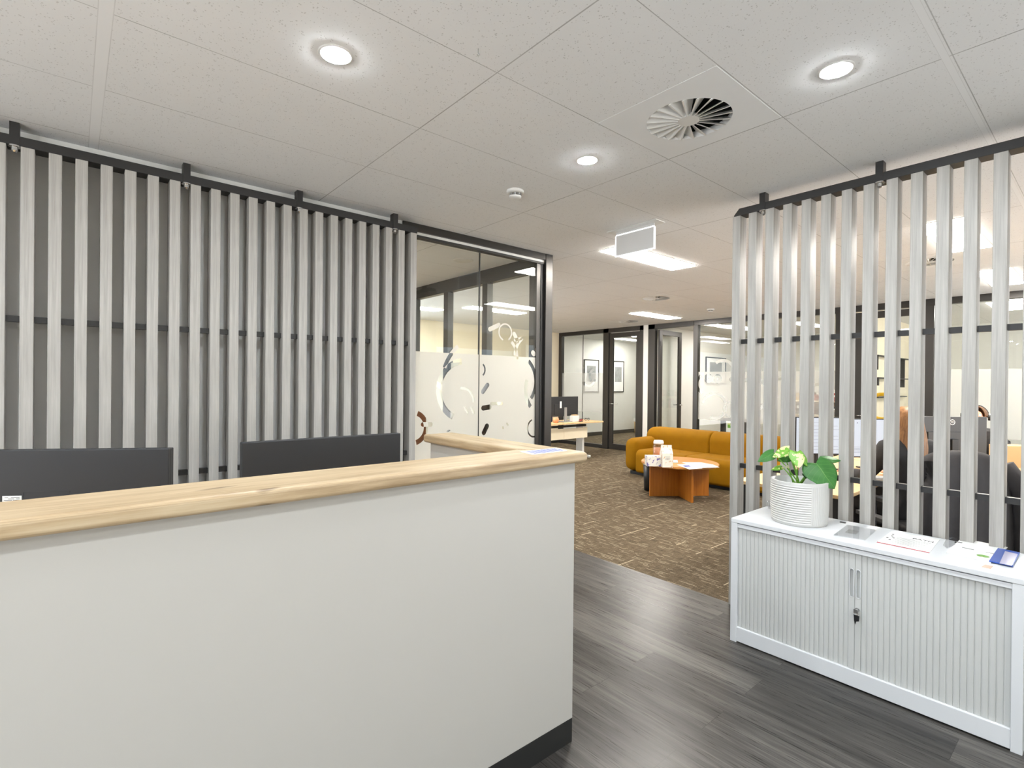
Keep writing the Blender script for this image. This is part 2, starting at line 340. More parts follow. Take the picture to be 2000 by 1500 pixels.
# ------------------------------------------------------------------ object helpers
def tag(o, label=None, cat=None, group=None, kind=None):
    if label: o['label'] = label
    if cat: o['category'] = cat
    if group: o['group'] = group
    if kind: o['kind'] = kind
    return o
def thing(name, label, cat, loc=(0, 0, 0), rotz=0.0, group=None):
    o = bpy.data.objects.new(name, None); C.objects.link(o); o.empty_display_size = 0.1
    o.location = loc; o.rotation_euler = (0, 0, rotz)
    return tag(o, label, cat, group)
class B:
    """mesh builder; o = origin that is subtracted so that world figures can be typed in"""
    def __init__(s, o=(0, 0, 0)):
        s.bm = bmesh.new(); s.o = Vector(o)
    def box(s, x0, x1, y0, y1, z0, z1):
        vs = [s.bm.verts.new(Vector((x, y, z)) - s.o) for x in (x0, x1) for y in (y0, y1) for z in (z0, z1)]
        for f in ((0, 1, 3, 2), (4, 6, 7, 5), (0, 4, 5, 1), (2, 3, 7, 6), (0, 2, 6, 4), (1, 5, 7, 3)):
            s.bm.faces.new([vs[i] for i in f])
        return s
    def obox(s, p0, p1, w, h, z0):
        """upright box along the plan segment p0-p1, w thick, from z0 to z0+h"""
        d = Vector((p1[0] - p0[0], p1[1] - p0[1], 0)).normalized(); n = Vector((-d.y, d.x, 0)) * w / 2
        pts = [Vector((p0[0], p0[1], 0)) - n, Vector((p1[0], p1[1], 0)) - n, Vector((p1[0], p1[1], 0)) + n, Vector((p0[0], p0[1], 0)) + n]
        return s.prism([(p.x, p.y) for p in pts], z0, z0 + h)
    def prism(s, pts, z0, z1):
        a = [s.bm.verts.new(Vector((x, y, z0)) - s.o) for x, y in pts]; b = [s.bm.verts.new(Vector((x, y, z1)) - s.o) for x, y in pts]
        n = len(pts); s.bm.faces.new(a[::-1]); s.bm.faces.new(b)
        for i in range(n): s.bm.faces.new((a[i], a[(i + 1) % n], b[(i + 1) % n], b[i]))
        return s
    def ext(s, pts3, d):
        """extrude closed 3D polygon by vector d"""
        a = [s.bm.verts.new(Vector(p) - s.o) for p in pts3]; b = [s.bm.verts.new(Vector(p) + Vector(d) - s.o) for p in pts3]
        n = len(a); s.bm.faces.new(a[::-1]); s.bm.faces.new(b)
        for i in range(n): s.bm.faces.new((a[i], a[(i + 1) % n], b[(i + 1) % n], b[i]))
        return s
    def cyl(s, p0, p1, r, r2=None, seg=20, cap=True):
        r2 = r if r2 is None else r2
        p0, p1 = Vector(p0) - s.o, Vector(p1) - s.o; d = (p1 - p0).normalized()
        up = Vector((0, 0, 1)) if abs(d.z) < 0.9 else Vector((1, 0, 0)); u = d.cross(up).normalized(); v = d.cross(u)
        A = [s.bm.verts.new(p0 + (u * math.cos(t) + v * math.sin(t)) * r) for t in [2 * pi * i / seg for i in range(seg)]]
        Bb = [s.bm.verts.new(p1 + (u * math.cos(t) + v * math.sin(t)) * r2) for t in [2 * pi * i / seg for i in range(seg)]]
        for i in range(seg): s.bm.faces.new((A[i], A[(i + 1) % seg], Bb[(i + 1) % seg], Bb[i]))
        if cap: s.bm.faces.new(A[::-1]); s.bm.faces.new(Bb)
        return s
    def tube(s, pts, r, seg=8, closed=False):
        pts = [Vector(p) - s.o for p in pts]; rings = []; n = len(pts)
        for i, p in enumerate(pts):
            a = pts[(i - 1) % n] if (closed or i > 0) else p; b = pts[(i + 1) % n] if (closed or i < n - 1) else p
            d = (b - a).normalized(); up = Vector((0, 0, 1)) if abs(d.z) < 0.95 else Vector((1, 0, 0))
            u = d.cross(up).normalized(); v = d.cross(u); rr = r[i] if isinstance(r, (list, tuple)) else r
            rings.append([s.bm.verts.new(p + (u * math.cos(t) + v * math.sin(t)) * rr) for t in [2 * pi * k / seg for k in range(seg)]])
        for i in range(n if closed else n - 1):
            A, Q = rings[i], rings[(i + 1) % n]
            for k in range(seg): s.bm.faces.new((A[k], A[(k + 1) % seg], Q[(k + 1) % seg], Q[k]))
        if not closed: s.bm.faces.new(rings[0][::-1]); s.bm.faces.new(rings[-1])
        return s
    def lathe(s, prof, c=(0, 0, 0), seg=32, closed=False):
        c = Vector(c) - s.o; rings = []
        for r, z in prof:
            if r < 1e-5: rings.append([s.bm.verts.new(c + Vector((0, 0, z)))])
            else: rings.append([s.bm.verts.new(c + Vector((r * math.cos(2 * pi * k / seg), r * math.sin(2 * pi * k / seg), z))) for k in range(seg)])
        for i in range(len(rings) - 1):
            A, Q = rings[i], rings[i + 1]
            for k in range(seg):
                k2 = (k + 1) % seg
                if len(A) == 1 and len(Q) == 1: continue
                if len(A) == 1: s.bm.faces.new((A[0], Q[k], Q[k2]))
                elif len(Q) == 1: s.bm.faces.new((A[k], A[k2], Q[0]))
                else: s.bm.faces.new((A[k], A[k2], Q[k2], Q[k]))
        return s
    def ball(s, c, r, sc=(1, 1, 1), seg=16):
        n0 = len(s.bm.verts); res = bmesh.ops.create_uvsphere(s.bm, u_segments=seg, v_segments=seg // 2 + 2, radius=r)
        for v in res['verts']: v.co = Vector((v.co.x * sc[0], v.co.y * sc[1], v.co.z * sc[2])) + Vector(c) - s.o
        return s
    def poly(s, pts):
        s.bm.faces.new([s.bm.verts.new(Vector(p) - s.o) for p in pts]); return s
    def obj(s, name, mat, parent=None, bevel=0.0, smooth=False, seg=2, subd=0, solid=0.0, mats=None):
        bmesh.ops.recalc_face_normals(s.bm, faces=s.bm.faces[:])
        me = bpy.data.meshes.new(name); s.bm.to_mesh(me); s.bm.free()
        o = bpy.data.objects.new(name, me); C.objects.link(o)
        me.materials.append(mat)
        for m_ in (mats or []): me.materials.append(m_)
        if parent: o.parent = parent
        else: o.location = s.o
        if smooth:
            for p in me.polygons: p.use_smooth = True
        if solid:
            md = o.modifiers.new('solid', 'SOLIDIFY'); md.thickness = solid; md.offset = 0
        if bevel:
            md = o.modifiers.new('bevel', 'BEVEL'); md.width = bevel; md.segments = seg; md.limit_method = 'ANGLE'; md.angle_limit = math.radians(35)
        if subd:
            md = o.modifiers.new('sub', 'SUBSURF'); md.levels = subd; md.render_levels = subd
        return o
def struct(name, b, mat, bevel=0.0, label=None):
    o = b.obj(name, mat, bevel=bevel); o['kind'] = 'structure'
    if label: o['label'] = label
    return o
def sthing(name, label, loc=(0, 0, 0)):
    o = thing(name, label, None, loc); o['kind'] = 'structure'; return o
def copy_tree(o, parent=None):
    c = o.copy(); C.objects.link(c); c.parent = parent
    for ch in [x for x in bpy.data.objects if x.parent == o]: copy_tree(ch, c)
    return c
def dup(o, loc, rotz=None, label=None):
    c = copy_tree(o); c.location = loc
    if rotz is not None: c.rotation_euler = (0, 0, rotz)
    if label: c['label'] = label
    return c
def text(name, body, size, mat, parent, loc, rot, depth=0.0004):
    cu = bpy.data.curves.new('t', 'FONT'); cu.body = body; cu.size = size; cu.extrude = depth; cu.align_x = 'LEFT'
    t = bpy.data.objects.new('t', cu); C.objects.link(t)
    me = bpy.data.meshes.new_from_object(t.evaluated_get(bpy.context.evaluated_depsgraph_get()))
    bpy.data.objects.remove(t); bpy.data.curves.remove(cu)
    me.materials.clear(); me.materials.append(mat)
    o = bpy.data.objects.new(name, me); C.objects.link(o); o.parent = parent; o.location = loc; o.rotation_euler = rot
    return o

# ================================================================== SETTING
XR = 13.4
struct('floor', B().box(-2.7, 3.385, -3.2, 3.6, -0.1, 0.0), M_vinyl)
fb = B(); fb.box(3.385, XR, -3.2, 9.7, -0.1, 0.0); fb.box(-2.7, 3.385, 3.6, 9.7, -0.1, 0.0)
struct('floor', fb, M_carpet)
VENTS = ((2.18, 1.316), (6.40, 4.35), (8.39, 6.34), (6.44, 1.24))
cb_c = B()
xs_ = sorted({-2.7, XR} | {v[0] + d for v in VENTS for d in (-0.2, 0.2)}); ys_ = sorted({-3.2, 9.7} | {v[1] + d for v in VENTS for d in (-0.2, 0.2)})
for i in range(len(xs_) - 1):
    for j in range(len(ys_) - 1):
        mx_, my_ = (xs_[i] + xs_[i + 1]) / 2, (ys_[j] + ys_[j + 1]) / 2
        if any(abs(mx_ - v[0]) < 0.2 and abs(my_ - v[1]) < 0.2 for v in VENTS): continue
        cb_c.box(xs_[i], xs_[i + 1], ys_[j], ys_[j + 1], 2.7, 2.8)
bmesh.ops.remove_doubles(cb_c.bm, verts=cb_c.bm.verts[:], dist=1e-5)
struct('ceiling', cb_c, M_ceil)
struct('wall_left', B().box(-2.7, 1.92, 3.605, 3.71, 0, 2.7), M_wallgrey)
struct('trim_1', B().box(-2.7, 1.92, 3.575, 3.605, 2.672, 2.7), M_whitetrim)
wr_ = B(); wr_.box(-2.7, 3.5, -3.3, -3.2, 0, 2.7); wr_.box(9.1, 9.3, -3.3, -3.2, 0, 2.7); wr_.box(12.9, XR, -3.3, -3.2, 0, 2.7)
wr_.box(3.5, 9.1, -3.3, -3.2, 2.3, 2.7); wr_.box(3.5, 9.1, -3.3, -3.2, 0, 0.1); wr_.box(9.3, 12.9, -3.3, -3.2, 2.5, 2.7); wr_.box(9.3, 12.9, -3.3, -3.2, 0, 0.6)  # unseen openings added so daylight brightens the office
struct('wall_right', wr_, M_cream)
struct('wall_far', B().box(XR, XR + 0.1, -3.2, 9.7, 0, 2.7), M_wall)
wo_ = B(); wo_.box(4.6, 9.2, 9.0, 9.1, 0, 2.7); wo_.box(-2.7, -2.4, 9.0, 9.1, 0, 2.7); wo_.box(-2.4, 4.6, 9.0, 9.1, 2.55, 2.7); wo_.box(-2.4, 4.6, 9.0, 9.1, 0, 0.1)  # opening behind the meeting room added to brighten the office ceiling
struct('wall_office_left', wo_, M_cream)
struct('wall_room_left', B().box(9.2, XR, 9.6, 9.7, 0, 2.7), M_wall)
struct('wall_corner', B().box(9.2, 9.3, 9.0, 9.6, 0, 2.7), M_wall)
struct('wall_divider', B().box(9.16, XR, 6.40, 6.525, 0, 2.7), M_wall)
struct('wall_divider_right', B().box(9.3, XR, 2.74, 2.84, 0, 2.7), M_cream)
struct('wall_meeting_left', B().box(0.3, 0.4, 3.71, 6.1, 0, 2.7), M_wall)
struct('wall_meeting_back', B().box(0.3, 3.42, 6.1, 6.2, 0, 2.7), M_wall)
# wall behind the camera with a window band, partly added for office daylight
wb = B(); wb.box(-2.8, -2.7, -3.3, 9.1, 0, 0.06); wb.box(-2.8, -2.7, -3.3, 9.1, 2.55, 2.7)
wb.box(-2.8, -2.7, -3.3, -1.1, 0.06, 2.55); wb.box(-2.8, -2.7, 1.55, 3.2, 0.06, 2.55); wb.box(-2.8, -2.7, 3.2, 3.9, 0.06, 2.55); wb.box(-2.8, -2.7, 8.7, 9.1, 0.06, 2.55)
struct('wall_back', wb, M_wall)
w1 = sthing('window_1', 'wide street window behind the camera, with added bays lighting the office', (-2.75, 0.2, 0.4))
fr = B((-2.75, 0.2, 0.4))
for y in (-1.1, 0.2, 1.5, 3.9, 5.4, 7.0, 8.65): fr.box(-2.78, -2.72, y, y + 0.05, 0.06, 2.55)
for z in (0.06, 2.5): fr.box(-2.78, -2.72, -1.1, 1.55, z, z + 0.05); fr.box(-2.78, -2.72, 3.9, 8.7, z, z + 0.05)
fr.obj('window_frame', M_framedk, w1)
# baseboards
struct('baseboard_room_left', B().box(9.3, XR, 9.585, 9.6, 0, 0.1), M_framedk)
struct('baseboard_far', B().box(XR - 0.015, XR, -3.2, 9.6, 0, 0.1), M_framedk)
struct('baseboard_office_left', B().box(-2.6, 9.2, 8.985, 9.0, 0, 0.1), M_framedk)
struct('baseboard_left', B().box(-2.7, 1.92, 3.59, 3.605, 0, 0.1), M_kick)

# ---------------- front glass of the meeting room (window_2), plane Y = 3.60
YG = 3.60
def gx(px, py): p = at(px, py, Y=YG); return p.x, p.z
def vr(px, py, rp): return rp * (at(px, py, Y=YG).y * FW.y + at(px, py, Y=YG).x * FW.x) / F
def arc(px, py, rp, hw, a0, a1):
    u, v = gx(px, py); k = vr(px, py, 1); return (u, v, rp * k, hw * k, a0, a1)
def cap(px0, py0, px1, py1, hw):
    u0, v0 = gx(px0, py0); u1, v1 = gx(px1, py1); return ('c', u0, v0, u1, v1, hw * vr(px0, py0, 1))
arcs = [arc(905, 762, 56, 6, 95, 245), arc(903, 786, 28, 2.8, 0, 100), arc(941, 752, 92, 4, 128, 160),
        arc(1043, 836, 17, 1.6, 110, 290), arc(1058, 832, 15, 1.6, 10, 120), arc(987, 649, 16, 1.5, -60, 250),
        cap(957, 643, 974, 635, 4.5), cap(1004, 652, 1011, 666, 4.2), cap(1006, 664, 1018, 661, 3.2), arc(1040, 700, 46, 3.2, 125, 175), arc(977, 700, 44, 3.2, 0, 50),
        arc(1056, 684, 13, 1.5, 80, 380), cap(1041, 689, 1042.5, 691, 5), arc(1008, 745, 52, 4, -40, 52), arc(1064, 760, 50, 4, 160, 222),
        arc(806, 836, 30, 5, -75, 70), cap(826, 829, 841, 829, 4.6), arc(936, 722, 14, 1.6, -50, 50), cap(943, 765, 952, 752, 4.5), cap(945, 845, 951, 832, 5),
        cap(908, 796, 914, 806, 2.6), cap(921, 797, 925, 806, 2.6), cap(960, 788, 980, 788, 3.2), cap(874, 842, 878, 841, 1.6), cap(982, 834, 982.6, 837, 1.4), cap(990, 827, 992, 830, 1.8), cap(944, 797, 956, 795, 5)]
M_film1 = filmmat('frosted_film_front', 'x', arcs, 1.709, 0.06, 0.93)
w2 = sthing('window_2', 'full height frosted meeting room glass in a dark bronze frame', (2.7, 3.6, 0))
o = (2.7, 3.6, 0)
f = B(o); f.box(1.92, 3.52, 3.56, 3.655, 2.640, 2.70); f.obj('head_rail', M_frame, w2, 0.003)
f = B(o); f.box(1.92, 3.44, 3.575, 3.64, 2.600, 2.618); f.obj('glazing_channel', M_framedk, w2)
f = B(o); f.box(1.92, 3.44, 3.58, 3.63, 2.618, 2.640); f.obj('head_reveal', M_whitetrim, w2)
f = B(o); f.box(3.430, 3.522, 3.555, 3.655, 0, 2.70); f.obj('corner_post', M_frame, w2, 0.004)
f = B(o); f.box(3.395, 3.430, 3.585, 3.63, 0, 2.6); f.obj('edge_channel', M_framedk, w2)
f = B(o); f.box(3.345, 3.395, 3.59, 3.62, 0.05, 2.6); f.obj('side_bead', M_frame, w2)
f = B(o); f.box(1.92, 3.44, 3.575, 3.64, 0, 0.05); f.obj('sill_rail', M_framedk, w2)
f = B(o); f.box(1.92, 1.96, 3.57, 3.65, 0.05, 2.6); f.obj('side_rail', M_frame, w2)
f = B(o); f.box(1.96, 2.678, 3.602, 3.612, 0.05, 2.6); g1 = f.obj('pane', M_glass, w2)
f = B(o); f.box(2.686, 3.40, 3.602, 3.612, 0.05, 2.6); g2 = f.obj('pane', M_glass, w2)
f = B(o); f.box(2.678, 2.686, 3.60, 3.614, 0.05, 2.6); f.obj('joint', M_framedk, w2)
for gg, a, b in ((g1, 1.96, 2.676), (g2, 2.688, 3.39)):
    f = B(o); f.poly([(a, YG, 0.06), (b, YG, 0.06), (b, YG, 2.58), (a, YG, 2.58)]); f.obj('frosted_film', M_film1, gg)

# ---------------- side glass of the meeting room (window_3), plane X = 3.47
M_film2 = filmmat('frosted_film_side', 'y', [(4.9, 1.35, 0.33, 0.04, 60, 300), (4.1, 1.1, 0.2, 0.03, -60, 200), (5.6, 1.2, 0.25, 0.035, 20, 250)], 1.70, 0.06, 0.9)
w3 = sthing('window_3', 'meeting room side glazing with dark mullions', (3.47, 4.85, 0))
o = (3.47, 4.85, 0)
f = B(o); f.box(3.43, 3.51, 3.655, 6.2, 2.55, 2.70); f.obj('head_rail', M_frame, w3, 0.003)
f = B(o); f.box(3.43, 3.51, 3.655, 6.2, 0, 0.08); f.obj('sill_rail', M_frame, w3)
for a, b in ((3.655, 3.79), (4.47, 4.56), (5.24, 5.335), (6.02, 6.2)):
    f = B(o); f.box(3.43, 3.51, a, b, 0.08, 2.55); f.obj('mullion', M_frame, w3, 0.003)
for a, b in ((3.79, 4.47), (4.56, 5.24), (5.335, 6.02)):
    f = B(o); f.box(3.465, 3.475, a, b, 0.08, 2.55); g = f.obj('pane', M_glass, w3)
    f = B(o); f.poly([(3.48, a, 0.08), (3.48, b, 0.08), (3.48, b, 2.5), (3.48, a, 2.5)]); f.obj('frosted_film', M_film2, g)

# ---------------- far office glazing, plane X = 9.2
PX = 9.2
def yz(px, py): p = at(px, py, X=PX); return p.y, p.z
def farc(px, py, rp, hw, a0, a1):
    p = at(px, py, X=PX); k = (p.x * FW.x + p.y * FW.y) / F
    return (p.y, p.z, rp * k, hw * k, a0, a1)
far_arcs = [farc(1150, 738, 16, 2.6, 190, 330), farc(1163, 735, 14, 2.6, -40, 70), farc(1208, 760, 30, 3, 110, 240), farc(1232, 735, 16, 2, 60, 200),
            farc(1232, 800, 22, 3, 20, 170), farc(1300, 770, 22, 2.5, 0, 120), farc(1395, 793, 24, 3, 10, 360 - 70), farc(1412, 726, 22, 3, 50, 230),
            farc(1378, 750, 18, 3, -70, 60), farc(1384, 739, 5, 4, 0, 360), farc(1402, 740, 5, 4, 0, 360), farc(1470, 770, 30, 3.5, 60, 260), farc(1530, 760, 22, 3.5, -60, 120),
            farc(1427, 800, 14, 1.6, -90, 90), farc(1445, 735, 10, 1.5, 0, 200), farc(1600, 780, 30, 3, 0, 220)]
M_film3 = filmmat('frosted_film_far', 'y', far_arcs, 1.71, 0.80, 0.42, (0.86, 0.85, 0.82, 1))
def glazing(name, label, y0, y1, mulls, panes, head=0.09):
    w = sthing(name, label, (PX, (y0 + y1) / 2, 0)); o = (PX, (y0 + y1) / 2, 0)
    f = B(o); f.box(PX - 0.05, PX + 0.05, y0, y1, 2.7 - head, 2.70); f.obj('head_rail', M_frame, w, 0.003)
    f = B(o); f.box(PX - 0.04, PX + 0.04, y0, y1, 0, 0.08); f.obj('sill_rail', M_framedk, w)
    for a, b in mulls:
        hd_ = 0.05 if b - a > 0.03 else 0.006
        f = B(o); f.box(PX - hd_, PX + hd_, a, b, 0.0 if hd_ > 0.01 else 0.08, 2.7 - head); f.obj('mullion', M_frame if b - a > 0.03 else M_framedk, w)
    for a, b in panes:
        f = B(o); f.box(PX - 0.005, PX + 0.005, a, b, 0.08, 2.7 - head); g = f.obj('pane', M_glass, w)
        f = B(o); f.poly([(PX - 0.009, a, 0.08), (PX - 0.009, b, 0.08), (PX - 0.009, b, 2.4), (PX - 0.009, a, 2.4)]); f.obj('frosted_film', M_film3, g)
    return w
glazing('window_4', 'far office glazing beside the closed door, with a thin glass joint', 7.60, 9.0, [(8.91, 9.0), (8.243, 8.255)], [(7.60, 8.243), (8.255, 8.91)])
glazing('window_5', 'far office glazing behind the mustard sofa', 2.70, 5.36, [(5.28, 5.36), (3.98, 3.995), (2.84, 2.92), (2.70, 2.78)], [(3.995, 5.28), (2.92, 3.98)])
glazing('window_6', 'clear far office glazing right of the thick dark post', -3.2, 1.81, [(1.70, 1.81), (0.30, 0.312), (-1.2, -1.188), (-3.2, -3.12)], [(0.312, 1.70), (-1.188, 0.30), (-3.12, -1.2)])
def leafdoor(name, label, hinge, width, ang, jambs, head=(6.52, 7.60)):
    """glazed leaf hinged at plan point, swinging; ang = plan direction of leaf"""
    d = thing(name, label, None, (hinge[0], hinge[1], 0)); d['kind'] = 'structure'
    e = bpy.data.objects.new('door_leaf_hinge', None)
    bpy.data.objects.remove(e)
    ux, uy = math.cos(ang), math.sin(ang)
    def seg(a, b): return (hinge[0] + ux * a, hinge[1] + uy * a), (hinge[0] + ux * b, hinge[1] + uy * b)
    o = (hinge[0], hinge[1], 0)
    f = B(o)
    f.obox(*seg(0.0, 0.10), 0.045, 2.58, 0.01); f.obox(*seg(width - 0.10, width), 0.045, 2.58, 0.01)
    f.obox(*seg(0.10, width - 0.10), 0.045, 0.10, 2.49); f.obox(*seg(0.10, width - 0.10), 0.045, 0.12, 0.01)
    lf = f.obj('door_leaf', M_frame, d, 0.002)
    f = B(o); f.obox(*seg(0.10, width - 0.10), 0.008, 2.36, 0.13); f.obj('pane', M_glass, lf)
    hx, hy = seg(width - 0.05, width)[0]; nx, ny = -uy, ux
    f = B(o)
    for sgn in (-1, 1):
        a = (hx + nx * 0.02 * sgn, hy + ny * 0.02 * sgn, 1.02); b = (hx + nx * 0.07 * sgn, hy + ny * 0.07 * sgn, 1.02)
        f.tube([a, b, (b[0] - ux * 0.11, b[1] - uy * 0.11, 1.02)], 0.009)
    f.obj('door_handle', M_chrome, lf, smooth=True)
    f = B(o)
    for z in (0.35, 1.3, 2.25): f.cyl((hinge[0] - nx * .03, hinge[1] - ny * .03, z), (hinge[0] - nx * .03, hinge[1] - ny * .03, z + 0.1), 0.01)
    f.obj('hinge', M_framedk, lf)
    f = B(o)
    for a, b in jambs: f.box(PX - 0.05, PX + 0.05, a, b, 0, 2.7)
    y0 = min(a for a, b in jambs); y1 = max(b for a, b in jambs)
    f.box(PX - 0.05, PX + 0.05, y0, y1, 2.605, 2.70)
    f.obj('door_frame', M_frame, d, 0.002)
    return d
leafdoor('door_1', 'closed glazed office door beside the small standing desk', (PX, 6.62), 0.82, pi / 2, [(6.525, 6.61), (7.45, 7.60)])
leafdoor('door_2', 'open glazed office door behind the mustard sofa', (PX + 0.03, 6.19), 0.86, 0.03, [(6.24, 6.40), (5.36, 5.37)])
leafdoor('door_3', 'closed glazed office door seen through the slatted screen', (PX, 1.83), 0.84, pi / 2, [(1.81, 1.825), (2.68, 2.70)])

# ================================================================== CEILING FITTINGS
def downlight(x, y, label, group):
    t = thing('downlight', label, 'downlight', (x, y, 2.7), 0, group)
    b = B(); b.lathe([(0.047, 0.0), (0.047, -0.0035), (0.062, -0.003), (0.064, 0.0)], seg=40); b.obj('bezel', M_wmetal, t, smooth=True)
    b = B(); b.lathe([(0.047, 0.0), (0.0465, -0.0042), (0.040, -0.0060), (0.0, -0.007)], seg=40); b.obj('diffuser', M_dl, t, smooth=True)
    return t
gd = 'round ceiling downlights of the reception'
dl0 = downlight(0.751, 1.930, 'round lit ceiling downlight above the reception desk, leftmost in the photo', gd)
dup(dl0, (2.158, 1.918, 2.7), label='round lit ceiling downlight between the square air diffuser and smoke detector')
dup(dl0, (2.261, 0.731, 2.7), label='round lit ceiling downlight above the white tambour cabinet, rightmost in the photo')
for (x, y), w_ in zip(((-0.66, 1.93), (0.75, -0.25), (2.26, -0.45), (-0.66, -0.25), (2.26, -1.9), (0.75, -1.9), (-1.9, 1.93), (-1.9, -0.25), (-0.66, -1.9)),  # unseen downlights added to light the reception
                      ('left of the reception desk end', 'behind the camera', 'right of the camera beyond the cabinet', 'behind and left of the camera', 'in the right rear corner',
                       'by the rear right wall', 'by the street window behind the desk', 'in the middle of the street window', 'in the left rear corner')):
    dup(dl0, (x, y, 2.7), label='added round ceiling downlight outside the photo frame, %s' % w_)
def panel(x, y, label, mat=None, group='rectangular office ceiling lights'):
    t = thing('ceiling_light', label, 'ceiling light', (x, y, 2.7), 0, group)
    b = B(); L, w_ = 0.60, 0.15
    b.box(-L, L, -w_, -w_ + 0.012, -0.004, 0); b.box(-L, L, w_ - 0.012, w_, -0.004, 0); b.box(-L, -L + 0.012, -w_ + .012, w_ - .012, -0.004, 0); b.box(L - 0.012, L, -w_ + .012, w_ - .012, -0.004, 0)
    b.obj('frame', M_wmetal, t)
    b = B(); b.box(-L + 0.012, L - 0.012, -w_ + 0.012, w_ - 0.012, -0.010, 0.0); b.obj('diffuser', mat or M_panel, t)
    return t
p0 = panel(4.31, 3.0, 'lit rectangular ceiling light partly behind the hanging exit sign')
for x, y, l in ((8.0, 5.44, 'lit rectangular ceiling light above the mustard sofa end, near the far offices'),
                (5.5, 0.885, 'lit rectangular ceiling light seen through the slats, nearer of the two above the desks'),
                (7.9, 0.885, 'lit rectangular ceiling light seen through the slats, farther of the two above the desks'),
                (5.5, 6.93, 'long lit ceiling light seen through the top of the meeting room glass'),
                (4.22, 7.6, 'lit ceiling light at the left edge of the meeting room glass')):
    dup(p0, (x, y, 2.7), label=l)
q0 = panel(10.9, 8.1, 'lit ceiling light inside the far office with the closed door', M_panelr, 'ceiling lights inside the far offices')
for x, y, l in ((11.9, 8.9, 'second lit ceiling light inside the far office with the closed door'), (10.9, 5.3, 'lit ceiling light inside the far office with the open door'),
                (11.3, 4.1, 'lit ceiling light at the right of the far office with the open door'), (10.7, 1.15, 'lit ceiling light behind the clear far glazing at the right'), (10.7, -1.2, 'ceiling light inside the rightmost far office')):
    dup(q0, (x, y, 2.7), label=l)
dup(q0, (1.3, 5.4, 2.7), label='ceiling light inside the meeting room, farther from the reception')
def diffuser(x, y, rot, label):
    t = thing('air_diffuser', label, 'air vent', (x, y, 2.7), 0, 'square swirl air diffusers in the ceiling')
    R_ = 0.190; n = 48
    b = B()
    ring = [(R_ * math.cos(2 * pi * k / n), R_ * math.sin(2 * pi * k / n)) for k in range(n)]
    sq = []
    for k in range(n):
        c, s_ = math.cos(2 * pi * k / n), math.sin(2 * pi * k / n); m_ = 0.294 / max(abs(c), abs(s_)); sq.append((c * m_, s_ * m_))
    for z in (-0.0010,):
        A = [b.bm.verts.new((p[0], p[1], z)) for p in ring]; Q = [b.bm.verts.new((p[0], p[1], z)) for p in sq]
        U = [b.bm.verts.new((p[0], p[1], 0.0)) for p in sq]; D = [b.bm.verts.new((p[0], p[1], 0.03)) for p in ring]
        for k in range(n):
            k2 = (k + 1) % n
            b.bm.faces.new((A[k], A[k2], Q[k2], Q[k])); b.bm.faces.new((Q[k], Q[k2], U[k2], U[k])); b.bm.faces.new((A[k], A[k2], D[k2], D[k]))
    b.obj('face_plate', plain('white_enamel', srgb(243, 245, 246), 0.5), t)
    b = B(); nb = 20
    for k in range(nb):
        a = 2 * pi * k / nb + rot; ca, sa = math.cos(a), math.sin(a)
        def P(r, off, z): return (r * ca - off * sa, r * sa + off * ca, z)
        # vane: edge strip near the face, tilted blade rising into the duct
        w1_, w2_ = 0.006, 0.011
        q = [P(0.045, -0.002, -0.005), P(R_, -0.005, -0.005), P(R_, 0.003, -0.005), P(0.045, 0.002, -0.005)]
        q2 = [P(0.045, 0.013, 0.012), P(R_, 0.046, 0.03), P(R_, 0.050, 0.03), P(0.045, 0.016, 0.012)]
        A = [b.bm.verts.new(p) for p in q]; Q = [b.bm.verts.new(p) for p in q2]
        b.bm.faces.new(A); b.bm.faces.new(Q[::-1])
        for i in range(4): b.bm.faces.new((A[i], A[(i + 1) % 4], Q[(i + 1) % 4], Q[i]))
    b.obj('swirl_vanes', M_wmetal, t)
    b = B(); b.cyl((0, 0, -0.005), (0, 0, 0.012), 0.048, seg=32); b.obj('hub', M_wmetal, t)
    b = B(); b.lathe([(R_ + 0.004, 0.0), (R_ + 0.004, 0.16), (0, 0.16)], seg=40); b.obj('duct_mouth', M_duct, t)
    return t
df0 = diffuser(2.18, 1.316, 0.1, 'square white ceiling air diffuser with round swirl vanes above reception')
for x, y, l in ((6.40, 4.35, 'square swirl air diffuser in the office ceiling, nearer of the two over the sofa'), (8.39, 6.34, 'square swirl air diffuser in the office ceiling close to the far glazing'), (6.44, 1.24, 'square air diffuser seen between the slats of the right screen')):
    dup(df0, (x, y, 2.7), label=l)
def detector(x, y, label, name='smoke_detector', flat=False):
    t = thing(name, label, 'smoke detector' if not flat else 'ceiling speaker', (x, y, 2.7), 0, None)
    if flat:
        b = B(); b.lathe([(0.0, -0.012), (0.085, -0.010), (0.1, -0.004), (0.102, 0)], seg=36); b.obj('grille', M_wmetal, t, smooth=True)
        return t
    b = B(); b.lathe([(0.056, 0), (0.056, -0.014), (0.048, -0.02), (0.0, -0.02)], seg=32); b.obj('base', M_wmetal, t, smooth=False, bevel=0.002)
    b = B()
    for k in range(8):
        a = 2 * pi * k / 8; b.box(0.034 * math.cos(a) - .004, 0.034 * math.cos(a) + .004, 0.034 * math.sin(a) - .004, 0.034 * math.sin(a) + .004, -0.036, -0.02)
    b.obj('vent_ribs', M_grey, t)
    b = B(); b.lathe([(0.040, -0.036), (0.038, -0.044), (0.022, -0.050), (0, -0.050)], seg=32); b.lathe([(0.0, -0.036), (0.040, -0.036)], seg=32); b.obj('sensor_cap', M_wmetal, t, smooth=True)
    return t
detector(2.16, 2.53, 'white smoke detector on the ceiling left of the exit sign')
detector(7.93, 4.35, 'small white smoke detector on the office ceiling near the right screen')
detector(3.0, 4.31, 'round white ceiling disc seen through the meeting room glass', 'ceiling_speaker', True)
